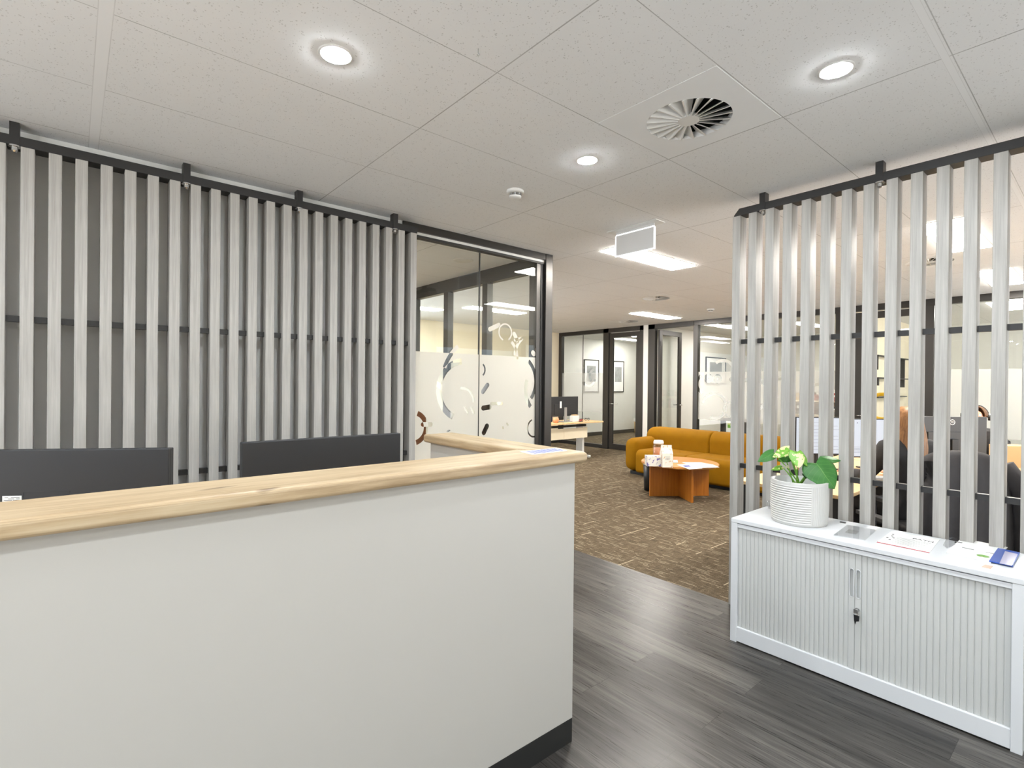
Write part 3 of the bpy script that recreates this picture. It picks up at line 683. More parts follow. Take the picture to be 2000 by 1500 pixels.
# exit sign (blank side towards the camera)
ex = thing('exit_sign', 'blank-sided edge-lit hanging exit sign panel on the ceiling', 'exit sign', (3.36, 2.485, 2.7))
o = (3.36, 2.485, 2.7)
b = B(o); b.box(3.30, 3.42, 2.25, 2.72, 2.693, 2.70); b.obj('housing', M_wmetal, ex, 0.004)
b = B(o); b.box(3.356, 3.364, 2.306, 2.664, 2.503, 2.693); pn = b.obj('panel', M_exit, ex)
b = B(o); b.box(3.354, 3.366, 2.298, 2.306, 2.495, 2.664); b.box(3.354, 3.366, 2.664, 2.672, 2.495, 2.664); b.box(3.354, 3.366, 2.306, 2.664, 2.495, 2.503); b.box(3.3535, 3.3665, 2.306, 2.664, 2.664, 2.672)
b.obj('lit_edge', M_exitedge, ex)
# anchor hook in the ceiling
b = B((0.0, 0, 0)); hk = at(934, 95, Z=2.7)
hook = thing('ceiling_hook', 'tiny metal hook left in the ceiling tile above the desk', 'hook', (hk.x, hk.y, 2.7))
B().tube([(0, 0, 0), (0, 0, -0.014), (0.006, 0, -0.021), (0, 0, -0.027), (-0.005, 0, -0.022)], 0.0018).obj('wire', M_grey, hook)

# ================================================================== SLATTED SCREENS
def screen(name, label, along, fixed, edges, w, hang, t0, t1, sgn):
    """along: 'x' or 'y'; fixed: front-plane coordinate; slats 0.09 deep going away"""
    mid = (t0 + t1) / 2
    o = (mid, fixed + 0.045, 0) if along == 'x' else (fixed + 0.045, mid, 0)
    t = thing(name, label, 'room divider', o)
    def bx(b, a0, a1, d0, d1, z0, z1):
        if along == 'x': b.box(a0, a1, fixed + d0, fixed + d1, z0, z1)
        else: b.box(fixed + d0, fixed + d1, a0, a1, z0, z1)
    b = B(o)
    if along == 'y':      # chamfered end
        e = t1; b.ext([(fixed, t0, 2.590), (fixed, e, 2.590), (fixed, e, 2.598), (fixed, e - 0.035, 2.637), (fixed, t0, 2.637)], (0.09, 0, 0))
    else: bx(b, t0, t1, 0, 0.09, 2.590, 2.637)
    b.obj('track', M_black, t, 0.0015)
    for z in (1.742, 0.918):
        b = B(o); bx(b, t0 + 0.02, t1 - 0.02, 0.03, 0.06, z, z + 0.03); b.obj('cross_rail', M_black, t)
    base = None
    for e in edges:
        if base is None:
            b = B(); 
            if along == 'x': b.box(0, w, 0, 0.09, 0, 2.59)
            else: b.box(0, 0.09, -w, 0, 0, 2.59)
            base = b.obj('slat', M_slat, t, 0.002); s_ = base
        else:
            s_ = base.copy(); C.objects.link(s_); s_.parent = t
        s_.location = (Vector((e, fixed, 0)) if along == 'x' else Vector((fixed, e, 0))) - Vector(o)
    for h in hang:
        b = B(o); bx(b, h - 0.018, h + 0.018, -0.004 if along == 'x' else -0.004, 0.05, 2.637, 2.70); bx(b, h - 0.018, h + 0.018, -0.004, 0.0, 2.59, 2.637); hg = b.obj('hanger', M_black, t)
        b = B(o)
        c = (h, fixed + 0.012, 0) if along == 'x' else (fixed + 0.012, h, 0)
        b.lathe([(0, 2.59), (0.024, 2.59), (0.024, 2.584), (0.013, 2.582), (0.013, 2.566), (0.007, 2.558), (0, 2.556)], (c[0], c[1], 0), 16)
        b.obj('bolt', M_chrome, hg)
    return t
ledges = [-0.298 + 0.1013 * k for k in range(-3, 23)]
screen('slatted_screen', 'grey limed timber slatted screen along the left wall behind the desk', 'x', 3.46, ledges, 0.0505,
       [-0.219, 0.491, 1.118, 1.802], -0.64, 1.985, 1)
redges = [1.693 - 0.1072 * k for k in range(0, 20)]
screen('slatted_screen', 'grey limed timber slatted screen behind the white cabinet at the right', 'y', 3.36, redges, 0.052,
       [1.498, 0.868, 0.24, -0.3], -0.43, 1.685, 1)

# ================================================================== RECEPTION DESK
o = (0.4, 1.6, 0)
dk = thing('reception_desk', 'large white reception desk with an oak ledge and black kickboard', 'desk', o)
b = B(o); b.box(-1.3, 1.574, 1.449, 1.585, 0.096, 1.150); b.obj('front_panel', M_deskwhite, dk, 0.0015)
b = B(o); b.box(1.438, 1.574, 1.585, 2.35, 0.096, 1.150); b.obj('side_panel', M_deskwhite, dk, 0.0015)
b = B(o); b.box(-1.3, 1.571, 1.4475, 1.575, 0, 0.096); b.box(1.45, 1.571, 1.575, 2.34, 0, 0.096); b.obj('kickboard', M_kick, dk)
b = B(o); b.prism([(-1.32, 1.405), (1.605, 1.405), (1.415, 1.632), (-1.32, 1.632)], 1.150, 1.192); b.obj('ledge', M_cx, dk, 0.012, seg=4, smooth=False)
b = B(o); b.prism([(1.6055, 1.4055), (1.6055, 2.39), (1.4155, 2.39), (1.4155, 1.6325)], 1.1503, 1.1923); b.obj('ledge', M_cy, dk, 0.012, seg=4)
b = B(o); b.box(-1.3, 1.438, 1.585, 2.52, 0.705, 0.73); b.obj('worktop', M_desktop, dk, 0.002)
b = B(o); b.box(-1.3, -1.27, 1.585, 2.5, 0, 0.705); b.obj('worktop_end', M_deskwhite, dk)

def monitor(name, label, loc, rotz, w, h, zb, screen_mat, back='plain', body=M_plastic, stand=M_plasticb, group=None, zbase=0.0, sticker=None):
    """local: screen faces -Y, x right; loc at base on the desk; zb = height of panel bottom above base"""
    t = thing(name, label, 'monitor', loc, rotz, group)
    b = B(); b.box(-w / 2, w / 2, -0.012, 0.012, zb, zb + h); (b.box(-w * 0.36, w * 0.36, 0.012, 0.024, zb + 0.03, zb + h * 0.62) if back != 'flat' else b.box(-w * 0.5, w * 0.5, 0.0121, 0.024, zb, zb + h))
    bd = b.obj('casing', body, t, 0.003)
    b = B(); b.box(-w / 2 + 0.008, w / 2 - 0.008, -0.0135, -0.012, zb + 0.012, zb + h - 0.008); b.obj('screen', screen_mat, t)
    b = B(); b.box(-0.03, 0.03, 0.024, 0.05, 0.01, zb + h * 0.45); b.obj('stand_neck', stand, t, 0.004)
    b = B(); b.box(-0.12, 0.12, -0.08, 0.11, 0, 0.012); b.obj('stand_foot', stand, t, 0.005)
    if back == 'logo':
        b = B(); zc = zb + h * 0.86
        b.tube([(0.022 * math.cos(a), 0.013, zc + 0.022 * math.sin(a)) for a in [2 * pi * k / 24 for k in range(24)]], 0.0028, closed=True)
        b.box(-0.012, 0.012, 0.0115, 0.0145, zc + 0.003, zc + 0.006); b.box(-0.012, 0.012, 0.0115, 0.0145, zc - 0.006, zc - 0.003)
        b.obj('logo', M_paper, t)
    return t
# monitor 1: turned away from the desk front
r1 = Vector((0.262, 2.10)); dl = Vector((-0.862, 0.507)); Wm = 0.60
c1 = r1 + dl * (Wm / 2); ang1 = math.atan2(-dl.y, -dl.x) + pi
m1 = monitor('monitor', 'dark grey monitor seen from behind at the left edge, with a white sticker', (c1.x, c1.y, 0.73), ang1, Wm, 0.345, 0.161, M_screenoff, back='flat', group='monitors behind the reception ledge')
# its back faces the camera: local +Y
b = B(); b.box(0.0, 0, 0, 0, 0, 0) if False else None
inv = (Matrix.Translation((c1.x, c1.y, 0.73)) @ Matrix.Rotation(ang1, 4, 'Z')).inverted()
def on_back(px, py, yl):
    a = inv @ Vector((0, 0, CAMH)); q = inv @ (Vector((0, 0, CAMH)) + ray(px, py)); d = q - a
    return a + d * ((yl - a.y) / d.y)
c0, c2 = on_back(4.5, 969, 0.025), on_back(42, 990, 0.025)
b = B(); xa, xb = sorted((c0.x, c2.x)); za, zb_ = sorted((c0.z, c2.z)); b.box(xa, xb, 0.0238, 0.0252, za, zb_); st = b.obj('sticker', M_paper, m1)
b = B()
for r, segs in ((0, ((.12, .3), (.45, .9))), (1, ((.3, .62), (.72, .9))), (2, ((.08, .5), (.55, .88)))):
    zz = zb_ - 0.0045 - r * 0.0045
    for s0, s1 in segs:
        x0 = xb - (xb - xa) * s0; x1 = xb - (xb - xa) * s1; b.box(x1, x0, 0.025, 0.0256, zz - 0.0013, zz)
b.obj('print', M_inkk, st)
d0, d1 = on_back(45, 961, 0.0245), on_back(136, 990, 0.0245)
b = B(); xa, xb = sorted((d0.x, d1.x)); zt = d0.z
b.box(xa, xb, 0.0235, 0.0250, zt - 0.0012, zt); b.box(xa, xa + 0.0012, 0.0235, 0.0250, zt - 0.06, zt); b.box(xb - 0.0012, xb, 0.0235, 0.0250, zt - 0.06, zt)
b.obj('port_cover_seam', M_plasticb, m1)
m2 = monitor('monitor', 'dark grey monitor seen from behind, right one above the oak ledge', (0.795, 2.10, 0.73), pi, 0.642, 0.355, 0.155, M_screenoff, back='flat', group='monitors behind the reception ledge')
# notice on the ledge
o = (1.46, 1.516, 1.1925)
nt_ = thing('notice', 'white notice with blue lettering flat on the oak ledge corner', 'paper', o)
b = B(o); b.prism([(1.352, 1.467), (1.548, 1.467), (1.578, 1.562), (1.372, 1.562)], 1.1926, 1.1936); b.obj('sheet', M_paper, nt_)
b = B(o)
random.seed(3)
for r in range(5):
    y = 1.480 + r * 0.0155; x = 1.378 + r * 0.004
    while x < 1.535 + r * 0.004:
        w_ = random.uniform(0.006, 0.018); b.box(x, x + w_, y, y + 0.010, 1.1935, 1.1939); x += w_ + 0.0025
b.obj('lettering', M_ink, nt_)

# ================================================================== CABINET
CX0, CX1, CY0, CY1, CZ = 2.894, 3.350, 0.243, 1.448, 0.705
o = (3.12, 0.845, 0)
cb_ = thing('tambour_cabinet', 'low white tambour door cabinet in front of the right slatted screen', 'cabinet', o)
b = B(o); b.box(CX0, CX1, CY0, CY1, CZ - 0.024, CZ); b.obj('top', M_cabw, cb_, 0.003)
b = B(o); b.box(CX0 + 0.002, CX1, CY1 - 0.036, CY1, 0, CZ - 0.024); b.obj('side_panel', M_cabw, cb_, 0.002)
b = B(o); b.box(CX0 + 0.002, CX1, CY0, CY0 + 0.036, 0, CZ - 0.024); b.obj('side_panel', M_cabw, cb_, 0.002)
b = B(o); b.box(CX0 + 0.004, CX0 + 0.03, CY0 + 0.036, CY1 - 0.036, 0.008, 0.088); b.obj('plinth', M_cabw, cb_, 0.002)
b = B(o); b.box(CX0 + 0.006, CX0 + 0.02, CY0 + 0.036, CY1 - 0.036, CZ - 0.050, CZ - 0.028); b.obj('top_rail', M_cabw, cb_, 0.002)
b = B(o); b.box(CX1 - 0.01, CX1, CY0 + .036, CY1 - .036, 0.01, CZ - .024); b.obj('back_panel', M_cabw, cb_)
b = B(o); b.box(CX0 + 0.03, CX1 - 0.01, CY0 + .036, CY1 - .036, 0.07, 0.088); b.obj('base_panel', M_cabw, cb_)
def tambour(y0, y1):
    b = B(o); n = max(1, round((y1 - y0) / 0.0225)); st_ = (y1 - y0) / n; prof = []
    for k in range(n):
        for j, dx in enumerate((0.004, 0.0012, 0.0, 0.0, 0.0012)):
            prof.append((CX0 + 0.018 + dx, y0 + st_ * (k + (0, 0.08, 0.25, 0.75, 0.92)[j])))
    prof.append((CX0 + 0.022, y1)); prof += [(CX0 + 0.03, y1), (CX0 + 0.03, y0)]
    b.prism(prof, 0.088, CZ - 0.050); return b.obj('door', M_tamb, cb_)
YM = 0.832
for y0, y1, hy in ((YM + 0.026, CY1 - 0.036, YM + 0.014), (CY0 + 0.036, YM - 0.026, YM - 0.014)):
    d = tambour(y0, y1)
    lo_, hi_ = (YM + 0.0008, YM + 0.026) if hy > YM else (YM - 0.026, YM - 0.0008)
    x = CX0 + 0.0165; z0, z1 = 0.440, 0.578; r_ = 0.0085
    b = B(o)
    b.box(x, x + 0.014, lo_, hi_, 0.09, z0); b.box(x, x + 0.014, lo_, hi_, z1, CZ - 0.052)
    b.box(x, x + 0.014, lo_, hy - r_, z0, z1); b.box(x, x + 0.014, hy + r_, hi_, z0, z1)
    b.box(x + 0.013, x + 0.0145, hy - r_, hy + r_, z0, z1)
    b.obj('closing_stile', M_tamb, d)
    b = B(o)
    pts = [(x, hy + r_ * math.cos(a), z1 - r_ + r_ * math.sin(a)) for a in [pi * k / 8 for k in range(9)]] + [(x, hy + r_ * math.cos(a), z0 + r_ + r_ * math.sin(a)) for a in [pi + pi * k / 8 for k in range(9)]]
    b.tube(pts, 0.0018, closed=True, seg=8); h_ = b.obj('handle', M_cabw, d, smooth=True)
b = B(o); b.cyl((CX0 + 0.018, YM - 0.012, 0.385), (CX0 + 0.008, YM - 0.012, 0.385), 0.010); lo = b.obj('lock', M_chrome, cb_)
b = B(o); b.box(CX0 - 0.012, CX0 + 0.010, YM - 0.0135, YM - 0.0105, 0.380, 0.391); b.tube([(CX0 - 0.006, YM - .012 + .009 * math.cos(a), 0.374 + .009 * math.sin(a)) for a in [2 * pi * k / 16 for k in range(16)]], 0.0012, closed=True)
b.box(CX0 - 0.014, CX0 - 0.004, YM - 0.022, YM - 0.004, 0.376, 0.394); b.obj('key', M_chrome, lo)
b = B(o); b.ext([(CX0 - 0.006, YM - 0.026, 0.362), (CX0 - 0.006, YM - 0.002, 0.366), (CX0 - 0.006, YM - 0.004, 0.336), (CX0 - .006, YM - .009, 0.318), (CX0 - 0.006, YM - 0.013, 0.334), (CX0 - 0.006, YM - 0.024, 0.338)], (0.005, 0, 0)); b.obj('key_tag', M_plasticb, lo)
# cable grommet slots at the back of the top
for px, py in ((1646, 1021), (1872, 1060.5)):
    p = at(px, py, Z=CZ); b = B(o); b.box(p.x - 0.006, p.x + 0.010, p.y - 0.014, p.y + 0.014, CZ - 0.002, CZ + 0.004); b.obj('clip', M_plasticb, cb_, 0.001)

# ---------------- plant pot with ribs
pc = Vector((3.118, 1.168, CZ))
pt = thing('plant_pot', 'white ribbed ceramic pot holding the monstera, on the cabinet left end', 'plant pot', pc)
b = B(); nS, nZ = 480, 120; R0, H0 = 0.144, 0.236
vd = math.atan2(-FW.y, -FW.x)           # towards the camera
rings = []
for iz in range(nZ + 1):
    z = 0.004 + (H0 - 0.004) * iz / nZ; ring = []
    taper = R0 * (0.955 + 0.045 * min(1, iz / nZ * 3)) if iz / nZ < 0.33 else R0
    if iz == 0: taper -= 0.006
    for k in range(nS):
        a = 2 * pi * k / nS; rel = (a - vd + pi) % (2 * pi) - pi
        f_ = z / H0
        if 0.05 < f_ < 0.93:
            if rel < -0.10 or rel > 2.9: rr = taper + 0.0016 * math.sin(2 * pi * z / 0.0125)
            else: rr = taper + 0.0014 * abs(math.sin(a * 40))
            if -0.10 <= rel < -0.06: rr = taper
        else: rr = taper
        ring.append(b.bm.verts.new((rr * math.cos(a), rr * math.sin(a), z)))
    rings.append(ring)
inner = [[b.bm.verts.new(((R0 - 0.010) * math.cos(2 * pi * k / nS), (R0 - 0.010) * math.sin(2 * pi * k / nS), z)) for k in range(nS)] for z in (H0 + 0.001, 0.17)]
allr = rings + inner
for i in range(len(allr) - 1):
    for k in range(nS): b.bm.faces.new((allr[i][k], allr[i][(k + 1) % nS], allr[i + 1][(k + 1) % nS], allr[i + 1][k]))
b.bm.faces.new(rings[0][::-1]); b.bm.faces.new(inner[-1])
b.obj('ribbed_wall', M_pot, pt, smooth=True)
b = B(); b.lathe([(R0 - 0.0005, 0.0), (R0 * 0.94, 0.0)], seg=48) if False else b.cyl((0, 0, 0), (0, 0, 0.004), R0 * 0.93, seg=48); b.obj('base', M_pot, pt)
# ---------------- monstera
def leaf_mat(name, g1, g2, vein, var):
    m, nt, bs = new_mat(name)
    uv = nt.nodes.new('ShaderNodeTexCoord').outputs['UV']; sp = nt.nodes.new('ShaderNodeSeparateXYZ'); nt.links.new(uv, sp.inputs[0])
    au = mth(nt, 'ABSOLUTE', mth(nt, 'SUBTRACT', sp.outputs[0], 0.5))
    mid = mth(nt, 'LESS_THAN', au, 0.010)
    side = mth(nt, 'LESS_THAN', mth(nt, 'ABSOLUTE', mth(nt, 'SUBTRACT', mth(nt, 'FRACT', mth(nt, 'MULTIPLY', mth(nt, 'SUBTRACT', sp.outputs[1], mth(nt, 'MULTIPLY', au, 0.6)), 7)), 0.5)), 0.035)
    base = mixc(nt, noise(nt, objco(nt), s=14), g1, g2)
    if var > 0:
        vv = noise(nt, objco(nt), (1, 1, 1), 16, 3, 0.6)
        base = mixc(nt, mth(nt, 'GREATER_THAN', vv, 1 - var), base, srgb(222, 224, 160))
    c = mixc(nt, mth(nt, 'MULTIPLY', mth(nt, 'MAXIMUM', mid, mth(nt, 'MULTIPLY', side, 0.4)), 0.6), base, vein)
    nt.links.new(c, bs.inputs['Base Color']); bs.inputs['Roughness'].default_value = 0.38
    return m
M_leafd = leaf_mat('deep_green_leaf', srgb(38, 92, 40), srgb(66, 128, 54), srgb(126, 168, 96), 0)
M_leafl = leaf_mat('variegated_leaf', srgb(84, 148, 40), srgb(128, 180, 66), srgb(190, 208, 130), 0.44)
mo = thing('monstera_plant', 'young monstera with one large heart-shaped leaf, growing in the ribbed pot', 'plant', (pc.x, pc.y, CZ + 0.172))
oo = Vector((pc.x, pc.y, CZ + 0.172))
B((0, 0, 0)).cyl((0, 0, 0), (0, 0, 0.012), R0 - 0.013, seg=40).obj('soil', M_soil, mo)
PD = 2.92
def leaf(base, tip, width, mat, dd=(0, 0), up=(0.0, 0.0), notch=0.18, fold=0.25, droop=0.12, stem_from=(1562, 950)):
    """base, tip in photo pixels at distance PD + dd; width in metres"""
    b0 = at(base[0], base[1], D=PD + dd[0]); t0 = at(tip[0], tip[1], D=PD + dd[1])
    ax = (t0 - b0); L = ax.length; ax.normalize()
    nrm = (-FW * 1.0 + Vector((0, 0, 1)) * up[0] + RX * up[1]); nrm = (nrm - ax * nrm.dot(ax)).normalized(); sd = ax.cross(nrm)
    bmv = bmesh.new(); uvl = bmv.loops.layers.uv.new('UVMap')
    nu, nv = 12, 16; grid = []
    for j in range(nv + 1):
        t = j / nv; row = []
        prof = max(0.0, math.sin(pi * min(1, (t * 0.94 + 0.06)) ** 0.62)) ** 0.8
        for i in range(nu + 1):
            s_ = (i / nu - 0.5) * 2
            back = -notch * L * (1 - t) ** 2.2 * (1 - abs(s_ - 0) ** 1.0 * 0 ) * (abs(s_) ** 0.8) * (1 if t < 0.6 else 0.0)
            x = s_ * width / 2 * prof; y = t * L + back * (1 if abs(s_) > 0.05 else 0)
            z = -abs(s_) * fold * width * 0.25 * prof - droop * L * t * t + 0.012 * width * math.sin(9 * t + 3 * s_)
            p = b0 + sd * x + ax * y + nrm * (z + droop * L * t) - oo
            row.append((bmv.verts.new(p), i / nu, t))
        grid.append(row)
    for j in range(nv):
        for i in range(nu):
            q = (grid[j][i], grid[j][i + 1], grid[j + 1][i + 1], grid[j + 1][i])
            f_ = bmv.faces.new([k[0] for k in q])
            for lp, k in zip(f_.loops, q): lp[uvl].uv = (k[1], k[2])
    me = bpy.data.meshes.new('leaf'); bmv.to_mesh(me); bmv.free(); me.materials.append(mat)
    for p_ in me.polygons: p_.use_smooth = True
    ob = bpy.data.objects.new('leaf', me); C.objects.link(ob); ob.parent = mo
    md = ob.modifiers.new('s', 'SOLIDIFY'); md.thickness = 0.0012
    s0 = Vector((0.02 * random.uniform(-1, 1), 0.02 * random.uniform(-1, 1), 0.005)); e0 = b0 - oo
    m_ = (s0 + e0) / 2 + Vector((0, 0, 0.02))
    pts = [s0.lerp(m_, k / 4).lerp(m_.lerp(e0, k / 4), k / 4) for k in range(5)]
    B().tube(pts, [0.0042, 0.0038, 0.0034, 0.003, 0.0026]).obj('stalk', M_leafl, mo, smooth=True)
leaf((1594, 905), (1630, 955), 0.195, M_leafd, (-0.05, -0.12), (0.35, 0.1), droop=0.10)
leaf((1606, 897), (1643, 899), 0.062, M_leafd, (0.05, 0.05), (1.3, 0), notch=0.1)
leaf((1555, 884), (1561, 914), 0.080, M_leafl, (-0.05, -0.10), (0.5, -0.3))
leaf((1561, 884), (1577, 911), 0.078, M_leafl, (-0.02, -0.06), (0.5, 0.5))
leaf((1541, 878), (1509, 893), 0.060, M_leafl, (0, -0.02), (0.8, 0.0))
leaf((1527, 876), (1543, 880), 0.040, M_leafl, (0.05, 0.03), (0.9, 0.0), notch=0.05)
leaf((1511, 885), (1480, 902), 0.062, M_leafd, (0, -0.03), (0.7, 0.0))
leaf((1543, 893), (1518, 900), 0.050, M_leafd, (0.03, 0.03), (0.6, 0.0), notch=0.08)
leaf((1528, 912), (1506, 918), 0.030, M_leafl, (0.02, 0.0), (0.6, 0.0), notch=0.05)
leaf((1576, 932), (1566, 925), 0.022, M_leafd, (-0.02, -0.04), (0.4, 0.0), notch=0.05)

# ---------------- things lying on the cabinet
def sheet(name, label, cat, pts, th, mat, part='sheet', z=CZ):
    c = sum((Vector((p[0], p[1], 0)) for p in pts), Vector()) / len(pts)
    t = thing(name, label, cat, (c.x, c.y, z + 0.0004)); b = B((c.x, c.y, z + 0.0004)); b.prism(pts, z + 0.0004, z + 0.0004 + th); b.obj(part, mat, t)
    return t
def ppx(lst, z=CZ): return [(at(x, y, Z=z).x, at(x, y, Z=z).y) for x, y in lst]
fl = sheet('flyer', 'white flyer headed PATH with a crimson bottom edge, on the cabinet', 'paper', ppx([(1712, 1060), (1815, 1081), (1836, 1054), (1741, 1038)]), 0.0012, M_paper)
q = ppx([(1712, 1060), (1815, 1081), (1836, 1054), (1741, 1038)]); q0_, q1_, q2_, q3_ = [Vector((a, b_, CZ + 0.0018)) for a, b_ in q]
U = (q1_ - q0_); V = (q3_ - q0_); aU = math.atan2(U.y, U.x)
def fp(u, v, dz=0.0): return q0_ + U * u + V * v + Vector((0, 0, dz)) - Vector(fl.location)
text('heading', 'PATH', 0.034, M_inkk, fl, fp(0.50, 0.72, 0), (0, 0, aU))
b = B()
def strip(b, u0, u1, v0, v1, f_=None):
    f_ = f_ or fp
    p = [f_(u0, v0), f_(u1, v0), f_(u1, v1), f_(u0, v1)]; b.ext([(k.x, k.y, k.z) for k in p], (0, 0, 0.0003))
for r in range(7): strip(b, 0.22, 0.22 + random.uniform(0.45, 0.68), 0.20 + r * 0.07, 0.212 + r * 0.07)
b.obj('small_print', M_grey, fl)
b = B(); strip(b, 0.0, 1.0, 0.0, 0.045); b.obj('crimson_edge', M_inkr, fl)
b = B()
for i, (u, v) in enumerate(((0.05, .45), (0.1, .62), (0.13, .34), (0.16, .5), (0.08, .75))): strip(b, u, u + 0.045, v, v + 0.05)
b.obj('dark_marks', M_inkk, fl)
z2 = CZ
fo = sheet('folder', 'white folder with pale graphics under the blue brochure at the cabinet right end', 'folder', ppx([(1848, 1080), (1935, 1100), (1968, 1070), (1878, 1052)]), 0.003, M_paper)
b = B(fo.location)
for (x0, y0, x1, y1) in ((1879, 1069, 1902, 1074), (1925, 1078, 1942, 1082)):
    a = at(x0, y0, Z=CZ + .0034); c = at(x1, y1, Z=CZ + .0034); b.obox((a.x, a.y), (c.x, c.y), 0.006, 0.0004, CZ + 0.0034)
b.obj('printed_bars', M_inkk, fo)
b = B(fo.location); p_ = at(1920, 1086, Z=CZ + .0034); b.cyl((p_.x, p_.y, CZ + .0033), (p_.x, p_.y, CZ + .0038), 0.022); b.obj('green_emblem', M_leafl, fo)
bc = sheet('brochure', 'glossy blue brochure on the white folder at the cabinet right end', 'brochure', ppx([(1932, 1099), (1978, 1109), (1992, 1083), (1949, 1074)]), 0.006, M_bluecov, 'cover', CZ + 0.0034)
b = B(bc.location); pz = CZ + 0.0034
qq = ppx([(1952, 1103), (1976, 1108), (1988, 1085), (1963, 1079)], pz); b.prism(qq, pz + 0.0062, pz + 0.0067); b.obj('pale_reflection_panel', plain('pale_lilac_reflection', srgb(186, 182, 206), 0.3), bc)  # pale reflection on the glossy cover painted into this panel's colour
sheet('business_card', 'small white card with a tan block, in front of the folder', 'card', ppx([(1915, 1109), (1972, 1120), (1977, 1114), (1924, 1103)]), 0.002, M_paper)
bcard = [x for x in bpy.data.objects if x.name == 'business_card'][0]
b = B(bcard.location); b.prism(ppx([(1916, 1108.6), (1935, 1112.4), (1940, 1107), (1924, 1103.6)]), CZ + 0.0023, CZ + 0.0029); b.obj('tan_block', M_card, bcard)
# clear acrylic sign block beside the pot
ac = sheet('acrylic_sign_stand', 'clear acrylic tray lying right of the pot on the cabinet', 'sign stand', ppx([(1628, 1046), (1690, 1056), (1712, 1036), (1655, 1026)]), 0.004, M_acr, 'clear_block')
b = B(ac.location); b.prism(ppx([(1650, 1040), (1672, 1044), (1678, 1038), (1658, 1034)]), CZ + 0.0006, CZ + 0.0014); b.obj('grey_patch', M_grey, ac)  # plain grey patch set in the clear sheet
ag = sheet('acrylic_sign_stand', 'clear acrylic disc stand between the flyer and the folder', 'sign stand', ppx([(1842, 1066), (1850, 1072), (1866, 1066), (1870, 1054), (1860, 1050), (1848, 1054)]), 0.004, M_acr, 'clear_disc')
gl = at(1507, 993, Z=CZ)
gt = thing('drinking_glass', 'small clear glass tumbler behind the left side of the pot', 'glass', (gl.x, gl.y, CZ))
B().lathe([(0, 0.002), (0.022, 0.0), (0.027, 0.045), (0.0255, 0.045), (0.021, 0.005), (0, 0.005)], seg=24).obj('bowl', M_acr, gt, smooth=True)

# ================================================================== SOFA
def rbox(b, x0, x1, y0, y1, z0, z1):
    return b.box(x0, x1, y0, y1, z0, z1)
o = (7.35, 3.95, 0)
sf = thing('sofa', 'long mustard yellow velvet modular sofa behind the round wooden table', 'sofa', o)
def soft(name, x0, x1, y0, y1, z0, z1, r, par=sf):
    b = B(o); b.box(x0, x1, y0, y1, z0, z1); bmesh.ops.bevel(b.bm, geom=b.bm.edges[:], offset=r, segments=7, profile=0.5, affect='EDGES')
    return b.obj(name, M_vel, par, smooth=True)
soft('arm', 6.90, 7.90, 5.02, 5.30, 0.05, 0.585, 0.13)
soft('arm', 6.90, 7.90, 2.50, 2.78, 0.05, 0.585, 0.13)
def roll(name, x0, x1, y0, y1, z0, z1, r, e0, e1, par=sf):
    # rounded cross-section swept along Y, ends rounded by e0 / e1
    b = B(o); n = 8; cs = []
    for cx, cz, a0 in ((x1 - r, z1 - r, 0), (x0 + r, z1 - r, 90), (x0 + r * .5, z0 + r * .5, 180), (x1 - r * .5, z0 + r * .5, 270)):
        rr = r if a0 < 180 else r * .5
        for k in range(n + 1):
            a = math.radians(a0 + 90 * k / n); cs.append((cx + rr * math.cos(a), cz + rr * math.sin(a), math.cos(a), math.sin(a)))
    st = []
    for k in range(7): a = pi / 2 * k / 6; st.append((y0 + e0 * (1 - math.sin(a)), e0 * (1 - math.cos(a)) * 0 + e0 * (1 - math.cos(pi / 2 - a)) * 0, k))
    rings = []
    ys = [(y0 + e0 * (1 - math.cos(pi / 2 * k / 6)), e0 * (1 - math.sin(pi / 2 * k / 6))) for k in range(7)] + [(y1 - e1 * (1 - math.cos(pi / 2 * k / 6)), e1 * (1 - math.sin(pi / 2 * k / 6))) for k in range(6, -1, -1)]
    for yy, ins in ys: rings.append([b.bm.verts.new(Vector((x - nx_ * ins, yy, z - nz_ * ins)) - b.o) for x, z, nx_, nz_ in cs])
    m_ = len(cs)
    for i in range(len(rings) - 1):
        for k in range(m_): b.bm.faces.new((rings[i][k], rings[i][(k + 1) % m_], rings[i + 1][(k + 1) % m_], rings[i + 1][k]))
    b.bm.faces.new(rings[0][::-1]); b.bm.faces.new(rings[-1])
    return b.obj(name, M_vel, par, smooth=True)
for y0, y1, e0, e1 in ((4.10, 5.29, 0.035, 0.13), (3.28, 4.10, 0.035, 0.035), (2.50, 3.28, 0.13, 0.035)):
    roll('backrest', 7.46, 7.92, y0, y1, 0.06, 0.735, 0.16, e0, e1)
for y0, y1 in ((4.17, 5.03), (3.32, 4.17), (2.77, 3.32)):
    c = roll('seat_cushion', 6.87, 7.60, y0, y1, 0.05, 0.415, 0.10, 0.03, 0.03)
    for yy in (y0 + (y1 - y0) * 0.3, y0 + (y1 - y0) * 0.7):
        b = B(o); b.ball((7.2, yy, 0.412), 0.02, (1, 1, 0.4)); b.obj('tuft_button', M_vel, c, smooth=True)
b = B(o); b.box(6.98, 7.85, 2.6, 5.2, 0, 0.05); b.obj('plinth', M_plasticb, sf)

